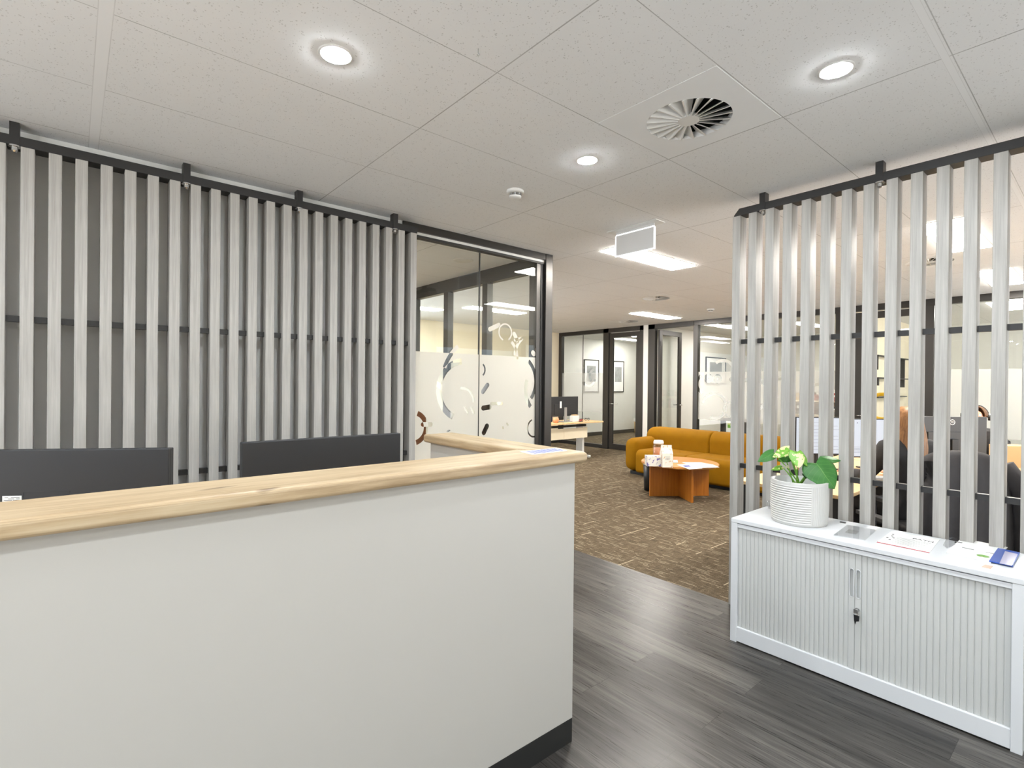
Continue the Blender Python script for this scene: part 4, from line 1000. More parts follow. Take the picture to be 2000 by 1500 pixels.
# ================================================================== ROUND TABLE
tc = Vector((6.10, 3.76, 0)); ht = 0.45
tb = thing('round_coffee_table', 'round beech coffee table with crossed panel legs in front of the sofa', 'table', tc)
b = B(); b.lathe([(0, ht - 0.03), (0.478, ht - 0.03), (0.488, ht - 0.024), (0.488, ht - 0.006), (0.480, ht), (0, ht)], seg=72); b.obj('table_top', M_beecht, tb)
for (dx, dy) in ((0.816, -0.578), (-0.578, -0.816)):
    b = B(); L = 0.40
    if dx > 0: b.obox((-dx * L, -dy * L), (dx * L, dy * L), 0.028, ht - 0.03, 0); b.obj('leg_panel', M_beech, tb, 0.001)
    else:
        b.obox((-dx * L, -dy * L), (-dx * 0.015, -dy * 0.015), 0.028, ht - 0.03, 0); b.obox((dx * 0.015, dy * 0.015), (dx * L, dy * L), 0.028, ht - 0.03, 0); b.obj('leg_panel', M_beech, tb, 0.001)
def tp(px, py): p = at(px, py, Z=ht); return p
def pattern_mat(name, base, ink, sc, th):
    m, nt, bs = new_mat(name)
    n = noise(nt, objco(nt), s=sc, detail=3); k = mth(nt, 'GREATER_THAN', n, th)
    nt.links.new(mixc(nt, k, base, ink), bs.inputs['Base Color']); bs.inputs['Roughness'].default_value = 0.5
    return m
M_tis = pattern_mat('white_box_with_violet_sketch', srgb(232, 228, 220), srgb(104, 96, 160), 28, 0.57)
M_cart = pattern_mat('white_carton_with_pale_print', srgb(236, 228, 216), srgb(206, 172, 140), 34, 0.6)
VR = RX.copy(); VR.z = 0; VR.normalize(); VF = FW.copy(); VF.z = 0; VF.normalize(); angc = math.atan2(VR.y, VR.x)
p = tp(1280, 911)
bx_ = thing('tissue_box', 'white box with violet sketches on the left of the coffee table', 'box', (p.x, p.y, ht), angc)
B().box(-0.10, 0.09, 0.0, 0.13, 0, 0.125).obj('carton', M_tis, bx_, 0.002)
B().box(-0.04, 0.03, 0.04, 0.09, 0.125, 0.127).obj('opening', M_paper, bx_)
p = tp(1304, 913)
ct = thing('gable_carton', 'tall white gable-top carton on the coffee table', 'carton', (p.x, p.y, ht), angc)
b = B(); b.box(-0.065, 0.065, 0, 0.12, 0, 0.17)
b.ext([(-0.065, 0, 0.17), (-0.065, 0.12, 0.17), (-0.065, 0.064, 0.235), (-0.065, 0.056, 0.235)], (0.13, 0, 0)); b.box(-0.065, 0.065, 0.057, 0.063, 0.235, 0.268)
b.obj('carton', M_cart, ct, 0.001)
b = B(); 
for r in range(4): b.box(-0.03, 0.03 - 0.008 * (r % 2), -0.0006, 0, 0.125 - r * 0.011, 0.130 - r * 0.011)
b.obj('print', M_grey, ct)
p = tp(1286, 893)
jr = thing('biscuit_jar', 'glass jar with a white lid behind the violet sketched box', 'jar', (p.x, p.y, ht), angc)
B().lathe([(0, 0.0), (0.075, 0.0), (0.078, 0.01), (0.078, 0.16), (0.06, 0.185), (0.057, 0.185), (0.074, 0.158), (0.074, 0.012), (0, 0.006)], seg=32).obj('glass', M_acr, jr, smooth=True)
B().lathe([(0, 0.008), (0.070, 0.008), (0.070, 0.13), (0, 0.14)], seg=24).obj('biscuits', M_orange, jr, smooth=True)
B().lathe([(0, 0.186), (0.068, 0.186), (0.07, 0.21), (0.062, 0.235), (0, 0.24)], seg=32).obj('lid', M_paper, jr, smooth=True)
def tpp(l): return [(at(x, y, Z=ht).x, at(x, y, Z=ht).y) for x, y in l]
sheet('brochure', 'open white brochure overhanging the right edge of the coffee table', 'brochure', tpp([(1332, 903.5), (1368, 903.5), (1392, 908), (1405, 913), (1370, 914)]), 0.004, M_paper, 'cover', ht)
s2 = sheet('flyer', 'small flyer with a violet pattern at the front of the coffee table', 'paper', tpp([(1322, 908), (1345, 906), (1372, 915), (1346, 917)]), 0.002, M_paper, 'sheet', ht)
b = B(s2.location); b.prism(tpp([(1333, 909.5), (1345, 908.7), (1350, 912), (1338, 912.5)]), ht + .0023, ht + .0028); b.obj('violet_pattern', M_ink, s2)
sheet('coaster', 'pale blue coaster behind the tall carton on the coffee table', 'coaster', tpp([(1315, 899), (1323, 899), (1324, 904), (1315, 904)]), 0.006, plain('pale_blue_card', srgb(176, 206, 212), 0.6), 'pad', ht)
p = at(1267, 958, Z=0)
tm = thing('waste_bin', 'slim dark bin with a grey rim half hidden by the coffee table leg', 'bin', (p.x + 0.04, p.y + 0.0, 0))
B().lathe([(0, 0), (0.085, 0), (0.10, 0.36), (0.096, 0.36), (0.08, 0.01), (0, 0.01)], seg=28).obj('body', M_plasticb, tm, smooth=True)
B().tube([(0.10 * math.cos(a), 0.10 * math.sin(a), 0.36) for a in [2 * pi * k / 28 for k in range(28)]], 0.006, closed=True).obj('rim', M_grey, tm, smooth=True)

# ================================================================== OFFICE CHAIRS
def chair(label, loc, rotz, h=0.95, base=M_grey, cushion=M_dark, group='swivel office chairs', name='office_chair', w=0.44):
    """faces local +Y"""
    t = thing(name, label, 'chair', loc, rotz, group)
    b = B(); b.box(-0.24, 0.24, -0.22, 0.24, 0.43, 0.50); b.obj('seat', cushion, t, 0.03, seg=4, smooth=True)
    b = B(); n = 10; fr_, bk = [], []
    pts = []
    for k in range(n + 1):
        x = -w / 2 + w * k / n; y = -0.25 - 0.035 * (1 - (2 * k / n - 1) ** 2); pts.append((x, y))
    pts += [(x, y - 0.035) for x, y in reversed(pts)]
    b.prism(pts, 0.56, h)
    bk = b.obj('backrest', cushion, t, 0.03, seg=4, smooth=True)
    b = B(); b.tube([(0, -0.05, 0.42), (0, -0.30, 0.42), (0, -0.335, 0.50), (0, -0.325, 0.75)], 0.02); b.obj('back_support', M_plasticb, t, smooth=True)
    b = B(); b.cyl((0, 0, 0.1), (0, 0, 0.43), 0.028); b.obj('gas_lift', M_plasticb, t)
    b = B()
    for k in range(5):
        a = 2 * pi * k / 5 + 0.3; b.tube([(0.02 * math.cos(a), 0.02 * math.sin(a), 0.13), (0.17 * math.cos(a), 0.17 * math.sin(a), 0.115), (0.31 * math.cos(a), 0.31 * math.sin(a), 0.075)], [0.028, 0.022, 0.014])
    b.obj('star_base', base, t, smooth=True)
    for k in range(5):
        a = 2 * pi * k / 5 + 0.3; cx, cy = 0.31 * math.cos(a), 0.31 * math.sin(a); b = B()
        for s_ in (-1, 1): b.cyl((cx - math.sin(a) * 0.006 * s_, cy + math.cos(a) * 0.006 * s_, 0.028), (cx - math.sin(a) * 0.026 * s_, cy + math.cos(a) * 0.026 * s_, 0.028), 0.028, seg=16)
        b.cyl((cx, cy, 0.028), (cx, cy, 0.075), 0.008, seg=8); b.obj('caster', M_plasticb, t)
    for s_ in (-1, 1):
        b = B(); b.tube([(0.24 * s_, 0, 0.44), (0.29 * s_, 0, 0.46), (0.29 * s_, 0.0, 0.64)], 0.014); b.box(0.29 * s_ - 0.03, 0.29 * s_ + 0.03, -0.12, 0.13, 0.64, 0.665); b.obj('armrest', M_plasticb, t, 0.006)
    return t
# ================================================================== LEFT FAR DESK
def cleg(t, o, x, y0, y1, z):
    b = B(o); b.box(x - 0.03, x + 0.03, y0, y1, 0.0, 0.045); b.obj('foot', M_wmetal, t, 0.012, seg=3)
    b = B(o); b.box(x - 0.028, x + 0.028, (y0 + y1) / 2 - 0.11, (y0 + y1) / 2 + 0.06, 0.045, z); b.obj('leg', M_wmetal, t, 0.005)
o = (7.35, 7.08, 0); DZ = 0.715
ds = thing('workstation_desk', 'white-legged maple desk with a hanging panel left of the far glass door', 'desk', o)
b = B(o); b.prism([(6.1, 6.74), (8.15, 6.74), (8.15, 7.42), (6.1, 7.42)], DZ - 0.027, DZ); b.obj('desk_top', M_desktop, ds, 0.003)
for x in (7.82, 6.35): cleg(ds, o, x, 6.80, 7.38, DZ - 0.027)
b = B(o); b.box(6.75, 7.12, 6.84, 6.86, 0.40, 0.60); b.box(7.125, 7.78, 6.84, 6.86, 0.40, 0.60); b.obj('modesty_panel', M_cream, ds)
b = B(o); b.box(6.75, 7.78, 6.87, 6.91, 0.62, 0.66); b.obj('cable_tray', M_plasticb, ds)
m3 = monitor('monitor', 'black monitor on a silver stand, seen from behind on the white-legged desk', (7.30, 7.02, DZ), pi + 0.03, 0.80, 0.38, 0.11, M_screenoff, group='office monitors', stand=M_grey)
b = B(); b.box(0.10, 0.15, 0.024, 0.026, 0.27, 0.40); b.obj('sticker', M_paper, m3)
hp = at(1087, 821, Y=6.9)
tt = thing('terracotta_pot', 'small round terracotta pot on the white-legged desk', 'pot', (hp.x, 6.92, DZ))
B().lathe([(0, 0), (0.035, 0), (0.062, 0.05), (0.05, 0.1), (0.042, 0.1), (0.05, 0.05), (0, 0.02)], seg=24).obj('bowl', M_orange, tt, smooth=True)
nb = thing('navy_pouch', 'navy blue pouch beside the terracotta pot', 'pouch', (hp.x - 0.02, 7.12, DZ))
B().box(-0.12, 0.1, -0.05, 0.06, 0, 0.16).obj('fabric', M_navy, nb, 0.03, seg=4, smooth=True)
pb = thing('desk_organiser', 'white desk organiser right of the monitor stand', 'organiser', (7.50, 6.93, DZ))
B().box(-0.09, 0.09, -0.05, 0.05, 0, 0.12).obj('tray', M_wmetal, pb, 0.01)
B().box(-0.06, 0.06, -0.03, 0.03, 0.12, 0.14).obj('notes', M_kraft, pb)
for x, y, l, c in ((7.62, 6.86, 'dark red stapler on the white-legged desk, nearest the front edge', M_red), (7.72, 6.98, 'black hole punch on the white-legged desk right of the stapler', M_plasticb)):
    t = thing('stapler' if c is M_red else 'hole_punch', l, 'stationery', (x, y, DZ), 0.4)
    b = B(); b.box(-0.07, 0.07, -0.016, 0.016, 0, 0.012); b.obj('base', M_plasticb, t, 0.003)
    b = B(); b.ext([(-0.07, -0.013, 0.014), (0.07, -0.013, 0.03), (0.07, -0.013, 0.045), (-0.06, -0.013, 0.04)], (0, 0.026, 0)); b.obj('arm', c, t, 0.003)
kb = thing('keyboard', 'pale keyboard in front of the silver monitor stand on the left desk', 'keyboard', (7.62, 7.1, DZ), 0.05)
B().box(-0.2, 0.2, -0.06, 0.06, 0, 0.015).obj('case', M_wmetal, kb, 0.003)
B().box(-0.19, 0.19, -0.05, 0.05, 0.015, 0.02).obj('keys', M_grey, kb)
gs = thing('sunglasses', 'black folded spectacles standing near the right end of the left desk', 'spectacles', (7.93, 6.98, DZ))
b = B()
for cx in (-0.04, 0.04): b.tube([(cx + 0.028 * math.cos(a), 0, 0.03 + 0.022 * math.sin(a)) for a in [2 * pi * k / 16 for k in range(16)]], 0.004, closed=True)
b.tube([(-0.068, 0, 0.035), (-0.07, 0.1, 0.035), (-0.07, 0.13, 0.005)], 0.004); b.tube([(0.068, 0, 0.035), (0.07, 0.1, 0.035), (0.07, 0.13, 0.005)], 0.004)
b.obj('frame', M_plasticb, gs)
ch0 = chair('dark swivel chair with a grey star base, tucked under the left far desk', (7.35, 7.75, 0), pi)
# desk screen panel and cream pedestal behind
sc_ = thing('wall_screen', 'black wall television at the edge of the meeting room post', 'television', (8.1, 8.96, 1.5))
B().box(-0.55, 0.55, -0.03, 0.02, -0.35, 0.35).obj('casing', M_plasticb, sc_, 0.004)
B().box(-0.53, 0.53, -0.032, -0.03, -0.33, 0.33).obj('screen', M_screenoff, sc_)

# ================================================================== FAR OFFICES' CONTENTS
def picture(label, x0, x1, y, z0, z1, mat=M_art):
    t = thing('framed_print', label, 'picture', ((x0 + x1) / 2, y, (z0 + z1) / 2), 0, 'framed prints in the far offices')
    w_, h_ = (x1 - x0) / 2, (z1 - z0) / 2; f_ = 0.022
    b = B(); b.box(-w_, w_, -0.025, 0, h_ - f_, h_); b.box(-w_, w_, -0.025, 0, -h_, -h_ + f_); b.box(-w_, -w_ + f_, -0.025, 0, -h_ + f_, h_ - f_); b.box(w_ - f_, w_, -0.025, 0, -h_ + f_, h_ - f_); b.obj('frame', M_plasticb, t)
    B().box(-w_ + f_, w_ - f_, -0.012, -0.002, -h_ + f_, h_ - f_).obj('mount', M_paper, t)
    B().box(-w_ * 0.6, w_ * 0.6, -0.014, -0.012, -h_ * 0.35, h_ * 0.62).obj('print', mat, t)
    return t
picture('tall framed grey print in the far left office, seen through the glass panes', 10.74, 11.36, 9.6, 1.22, 2.13)
picture('tall framed grey print in the far left office, seen through the closed door', 11.98, 12.50, 9.6, 1.22, 2.13)
picture('framed grey print in the office behind the sofa', 11.45, 12.40, 6.4, 1.48, 2.13)
p = at(1243, 846, X=XR - 0.3)
wb_ = thing('waste_bin', 'kraft paper bin with a white liner in the far left office corner', 'bin', (p.x - 0.15, min(p.y, 9.3), 0))
b = B(); b.lathe([(0, 0), (0.17, 0), (0.19, 0.42), (0.185, 0.42), (0.165, 0.01), (0, 0.01)], seg=28); b.obj('body', M_kraft, wb_, smooth=True)
b = B(); b.lathe([(0.19, 0.34), (0.198, 0.36), (0.196, 0.43), (0.18, 0.43), (0.17, 0.3)], seg=28); b.obj('liner', M_paper, wb_, smooth=True)
# bookcase with binders in the office behind the sofa
o = (13.05, 4.2, 0)
bk = thing('bookcase', 'low cream bookcase with open shelves in the office behind the sofa', 'bookcase', o)
b = B(o)
for z in (0.06, 0.42, 0.78, 1.10): b.box(12.9, 13.3, 3.2, 5.2, z, z + 0.025)
for y in (3.2, 4.2, 5.175): b.box(12.9, 13.3, y, y + 0.025, 0, 1.10)
b.box(13.29, 13.31, 3.2, 5.2, 0, 1.12); b.obj('carcass', M_cream, bk)
random.seed(11)
cols = [M_red, M_inkk, M_red, M_kraft, M_plasticb, M_inkk, M_red, M_leafd]
NUM = 'one two three four five six seven eight nine ten eleven twelve thirteen fourteen fifteen sixteen seventeen eighteen nineteen twenty twenty-one twenty-two twenty-three twenty-four'.split()
def binder(y, z, h_, w_, m_, label):
    t = thing('binder', label, 'binder', (13.05, y, z), 0, 'binders and books on the cream bookcase')
    B().box(-0.12, 0.1, 0, w_, 0, h_).obj('cover', m_, t, 0.002)
    B().box(-0.1215, -0.12, w_ * 0.25, w_ * 0.75, h_ * 0.5, h_ * 0.75).obj('spine_label', M_paper, t)
y = 3.35; i = 0
names = ['red', 'charcoal', 'brown', 'kraft', 'black', 'dark grey', 'crimson', 'green']
while y < 5.05:
    w_ = random.uniform(0.05, 0.09); m_ = cols[i % 8]
    if abs(y - 4.2) > 0.02 or True:
        binder(y, 1.126, random.uniform(0.13, 0.2), w_, m_, '%s binder on top of the cream bookcase, number %s from its right end' % (names[i % 8], NUM[i]))
    y += w_ + random.choice([0.01, 0.01, 0.14]); i += 1
y = 3.26; i = 0
while y < 4.9:
    w_ = random.uniform(0.05, 0.08)
    if not (4.10 < y < 4.23): binder(y, 0.805, random.uniform(0.2, 0.27), w_, cols[(i * 3 + 1) % 8], '%s binder inside the cream bookcase, number %s from the right on the upper shelf' % (names[(i * 3 + 1) % 8], NUM[i]))
    y += w_ + random.choice([0.004, 0.05, 0.10]); i += 1
# leaflet stand visible left of the right screen
lf = at(1426, 848, X=9.75)
ls = thing('leaflet_stand', 'dark leaflet stand with a green and white card behind the sofa', 'stand', (9.75, lf.y - 0.05, 0))
B().box(-0.02, 0.02, -0.28, 0.24, 0, 0.82).obj('board', M_frame, ls, 0.004)
B().box(-0.024, -0.02, -0.05, 0.12, 0.45, 0.76).obj('card', M_paper, ls)
B().box(-0.026, -0.024, 0.0, 0.09, 0.63, 0.72).obj('green_square', M_leafl, ls)
# black tube wall shelf and yellow ornament in the office behind door 3
o = (10.9, 2.70, 1.5)
wsf = thing('wall_shelf', 'black square-tube wall shelf seen between the slats', 'shelf', o)
b = B(o)
y = 2.66
for (x0, x1, z0, z1) in ((10.35, 12.4, 1.98, 2.0), (10.35, 10.38, 1.75, 2.0), (10.4, 12.3, 1.60, 1.62), (12.0, 12.03, 1.45, 2.0), (10.4, 10.43, 1.48, 1.62), (10.4, 12.2, 1.27, 1.29)):
    b.box(x0, x1, y, y + 0.08, z0, z1)
b.obj('tube_frame', M_plasticb, wsf)
yr = thing('ring_ornament', 'yellow ring ornament in the far right office, seen between the slats', 'ornament', (9.9, 2.48, 0.0))
B().cyl((0, 0, 0), (0, 0, 0.95), 0.02).obj('stem', M_yell, yr)
B().cyl((0, 0, 0), (0, 0, 0.02), 0.14, seg=24).obj('base', M_yell, yr)
B().tube([(0, 0.0 + 0.2 * math.cos(a), 1.14 + 0.2 * math.sin(a)) for a in [2 * pi * k / 32 for k in range(32)]], 0.03, closed=True).obj('ring', M_yell, yr, smooth=True)
# brown timber credenza inside the meeting room
o = (2.9, 5.5, 0)
cr = thing('credenza', 'reddish brown timber sideboard glimpsed through the film cut-outs', 'sideboard', (2.55, 5.72, 0))
b = B(); b.box(-0.75, 0.75, -0.22, 0.22, 0.0, 1.12); b.obj('body', wood('redwood_veneer', srgb(120, 66, 34), srgb(168, 104, 58), 'x', 0.4), cr, 0.004)
b = B(); b.box(-0.74, -0.01, -0.235, -0.22, 0.08, 1.1); b.box(0.01, 0.74, -0.235, -0.22, 0.08, 1.1); b.obj('door', bpy.data.materials['redwood_veneer'], cr, 0.002)
mt = thing('meeting_table', 'pale meeting table behind the frosted glass', 'table', (2.2, 4.75, 0))
B().box(-0.8, 0.6, -0.45, 0.45, 0.71, 0.735).obj('table_top', M_desktop, mt, 0.003)
for sx in (-0.7, 0.5):
    for sy in (-0.38, 0.38): B().box(sx - 0.02, sx + 0.02, sy - 0.02, sy + 0.02, 0, 0.71).obj('leg', M_plasticb, mt)

# ================================================================== RIGHT WORKSTATIONS
TH = -0.7036
o = (5.2, 0.5, 0)
wd = thing('corner_workstation', 'maple topped corner workstation behind the right slatted screen', 'desk', o)
b = B(o); b.prism([(3.94, 1.19), (4.9, 1.19), (5.2, 0.95), (5.2, -1.6), (5.98, -1.6), (5.98, 1.95), (3.94, 1.95)], 0.705, 0.73); b.obj('desk_top', M_desktop, wd, 0.003)
for x, y in ((4.0, 1.25), (4.0, 1.88), (5.28, -1.5), (5.9, -1.5), (5.9, 1.88), (5.3, -.2)):
    b = B(o); b.box(x - 0.03, x + 0.03, y - 0.03, y + 0.03, 0, 0.705); b.obj('leg', M_black, wd)
b = B(o); b.box(5.90, 5.92, -1.5, 1.9, 0.32, 0.66); b.obj('modesty_panel', M_black, wd)
o = (6.4, 0.2, 0)
wd2 = thing('facing_workstation', 'maple desk facing the corner workstation, with the cardboard box on it', 'desk', o)
b = B(o); b.box(6.0, 6.78, -1.6, 1.95, 0.705, 0.73); b.obj('desk_top', M_desktop, wd2, 0.003)
for x, y in ((6.1, -1.5), (6.7, -1.5), (6.1, 1.88), (6.7, 1.88)):
    b = B(o); b.box(x - 0.03, x + 0.03, y - 0.03, y + 0.03, 0, 0.705); b.obj('leg', M_black, wd2)
ma = monitor('monitor', 'left of two lit white-screened monitors seen through the slats', (5.085, 1.735, 0.73), TH, 0.455, 0.335, 0.125, M_screen, group='office monitors')
mb = monitor('monitor', 'right of two lit white-screened monitors, partly behind the red-haired person', (5.46, 1.40, 0.73), TH, 0.50, 0.345, 0.105, M_screen, group='office monitors')
b = B()
for r in range(9): b.box(-0.20, 0.20 - 0.05 * (r % 3), -0.0142, -0.0138, 0.17 + r * 0.03, 0.172 + r * 0.03)
b.obj('screen_text', M_grey, ma)
b = B()
for r in range(5): b.box(-0.22, 0.1 - 0.05 * (r % 3), -0.0142, -0.0138, 0.15 + r * 0.012, 0.1515 + r * 0.012)
b.box(-0.195, -0.185, -0.0142, -0.0138, 0.41, 0.416); b.obj('screen_text', M_inkk, mb)
mc = monitor('monitor', 'black monitor with a round white emblem, its back towards the camera', (6.0, 0.985, 0.73), TH + pi, 0.62, 0.36, 0.115, M_screenoff, back='logo', body=plain('black_monitor_casing', srgb(50, 49, 48), 0.4), group='office monitors')
kb2 = dup(kb, (4.78, 1.33, 0.73), TH, label='keyboard on the corner workstation below the lit screens')
for ch in [x for x in bpy.data.objects if x.parent == kb2]:
    pass
ph = thing('notebook', 'open blue-white notebook left of the keyboard on the corner workstation', 'notebook', (4.62, 1.50, 0.73), TH + 0.2)
B().box(-0.10, 0.10, -0.07, 0.07, 0, 0.012).obj('pages', plain('blue_white_page', srgb(190, 200, 226), 0.5), ph, 0.002)
cu_ = thing('mug', 'orange mug under the left lit monitor', 'mug', (4.80, 1.78, 0.73))
B().lathe([(0, 0), (0.036, 0), (0.04, 0.1), (0.036, 0.1), (0.033, 0.006), (0, 0.006)], seg=24).obj('cup', plain('orange_glaze', srgb(214, 84, 40), 0.4), cu_, smooth=True)
B().tube([(0.038, 0, 0.08), (0.065, 0, 0.07), (0.062, 0, 0.035), (0.036, 0, 0.025)], 0.005).obj('handle', bpy.data.materials['orange_glaze'], cu_, smooth=True)
p = at(1992, 914, Z=0.73)
cbx = thing('cardboard_box', 'small cardboard box on the facing desk near the right edge', 'box', (p.x + 0.0, p.y, 0.73), TH)
B().box(-0.14, 0.14, 0, 0.16, 0, 0.20).obj('carton', M_kraft, cbx, 0.001)
p = at(1966, 924, Z=0.73)
td = thing('tape_dispenser', 'yellow tape dispenser in front of the cardboard box', 'tape dispenser', (min(p.x, 6.2), p.y, 0.73), TH)
b = B(); b.ext([(-0.05, -0.02, 0), (0.05, -0.02, 0), (0.05, -0.02, 0.025), (0.03, -0.02, 0.045), (0.01, -0.02, 0.02), (-0.03, -0.02, 0.02), (-0.05, -0.02, 0.05)], (0, 0.04, 0)); b.obj('body', M_yell, td, 0.003)
B().cyl((0, -0.012, 0.055), (0, 0.012, 0.055), 0.034).obj('roll', M_yell, td)
p = at(1964, 934, Z=0.73)
rl = thing('paper_roll', 'cream paper roll standing before the yellow tape dispenser', 'roll', (5.72, 0.66, 0.73))
b = B(); b.lathe([(0.018, 0), (0.035, 0), (0.035, 0.09), (0.018, 0.09), (0.018, 0)], seg=24); b.obj('roll', M_cream, rl, smooth=False)
bt = thing('charger_block', 'black charger block behind the crumpled papers at the right', 'charger', (5.80, 0.55, 0.73), 0.3)
B().box(-0.06, 0.08, -0.04, 0.04, 0, 0.07).obj('block', M_plasticb, bt, 0.006)
for i, (x, y, r_) in enumerate(((5.50, 0.54, 0.2), (5.36, 0.50, 0.9))):
    t = thing('loose_papers', ['crumpled white papers heaped near the desk edge at the right', 'flat white papers at the desk edge below the crumpled heap'][i], 'paper', (x, y, 0.73), r_)
    b = B(); n = 8
    vs = [[b.bm.verts.new((-0.08 + 0.16 * a / n, -0.06 + 0.12 * c / n, 0.004 + (0.03 if i == 0 else 0.003) * random.random())) for c in range(n + 1)] for a in range(n + 1)]
    for a in range(n):
        for c in range(n): b.bm.faces.new((vs[a][c], vs[a + 1][c], vs[a + 1][c + 1], vs[a][c + 1]))
    b.obj('sheet', M_paper, t, solid=0.001)
# floor clutter under the desk
pw = thing('power_board', 'cream power board with tangled black leads under the right desk', 'power board', (5.05, 0.30, 0), 0.3)
B().box(-0.16, 0.16, -0.035, 0.035, 0, 0.04).obj('case', M_cream, pw, 0.005)
b = B(); random.seed(5)
for k in range(5):
    x = -0.12 + 0.06 * k; pts = [(x, 0, 0.05)] + [(x + random.uniform(-.12, .12), random.uniform(-.12, .15), 0.02 + random.random() * 0.12) for _ in range(3)] + [(0.35, 0.25 + 0.02 * k, 0.02)]
    sm = []
    for a in range(len(pts) - 1):
        for q_ in range(4): sm.append(Vector(pts[a]).lerp(Vector(pts[a + 1]), q_ / 4))
    b.tube(sm, 0.006, seg=6)
b.obj('lead', M_plasticb, pw, smooth=True)
wbx = thing('paper_carton', 'white carton on the carpet behind the cabinet at the right', 'box', (3.78, 0.22, 0), -0.1)
B().box(-0.16, 0.16, -0.12, 0.12, 0, 0.26).obj('carton', M_paper, wbx, 0.002)

wch = chair('black office chair the red-haired person sits on', (4.73, 0.98, 0), TH, 0.92, base=M_plasticb)
jch = dup(wch, (4.06, 0.81, 0), TH, label='black office chair with a charcoal jacket over its back, nearest the slats')
pch = dup(wch, (7.12, 0.99, 0), pi / 2 + 0.15, label='black office chair of the person wearing a headset')
bch = dup(wch, (7.75, 0.62, 0), pi + 0.5, label='black office chair standing empty by the cream wall')
# jacket over the chair
jk = thing('jacket', 'charcoal jacket draped over the back of the nearest office chair', 'jacket', (4.06, 0.81, 0.05), TH)
b = B(); nx, nz = 18, 14; rows = []
path = [(-0.20, 0.72), (-0.20, 0.90), (-0.215, 1.0), (-0.245, 1.045), (-0.275, 1.055), (-0.32, 1.04), (-0.365, 0.98), (-0.385, 0.85), (-0.39, 0.7), (-0.392, 0.55), (-0.39, 0.42), (-0.395, 0.30)]
for j, (yy, zz) in enumerate(path):
    row = []
    for i in range(nx + 1):
        s_ = i / nx * 2 - 1; hw = 0.245 + (0.012 * j if j > 5 else 0)
        dz = -0.075 * abs(s_) ** 3.0 if zz > 0.8 else 0
        yo = 0.012 * math.sin(s_ * 13 + j * 0.7) * (1 if j > 5 else 0.3)
        row.append(b.bm.verts.new((s_ * hw, yy + yo + (0.05 * abs(s_) ** 2.5 if j > 5 else 0), zz + dz)))
    rows.append(row)
for j in range(len(rows) - 1):
    for i in range(nx): b.bm.faces.new((rows[j][i], rows[j][i + 1], rows[j + 1][i + 1], rows[j + 1][i]))
b.obj('body', M_charc, jk, smooth=True, solid=0.012, subd=1)
for s_ in (-1, 1):
    b = B(); b.tube([(0.20 * s_, -0.33, 0.98), (0.26 * s_, -0.38, 0.85), (0.27 * s_, -0.39, 0.65), (0.265 * s_, -0.385, 0.45)], [0.05, 0.055, 0.05, 0.045], seg=12); b.obj('sleeve', M_charc, jk, smooth=True)

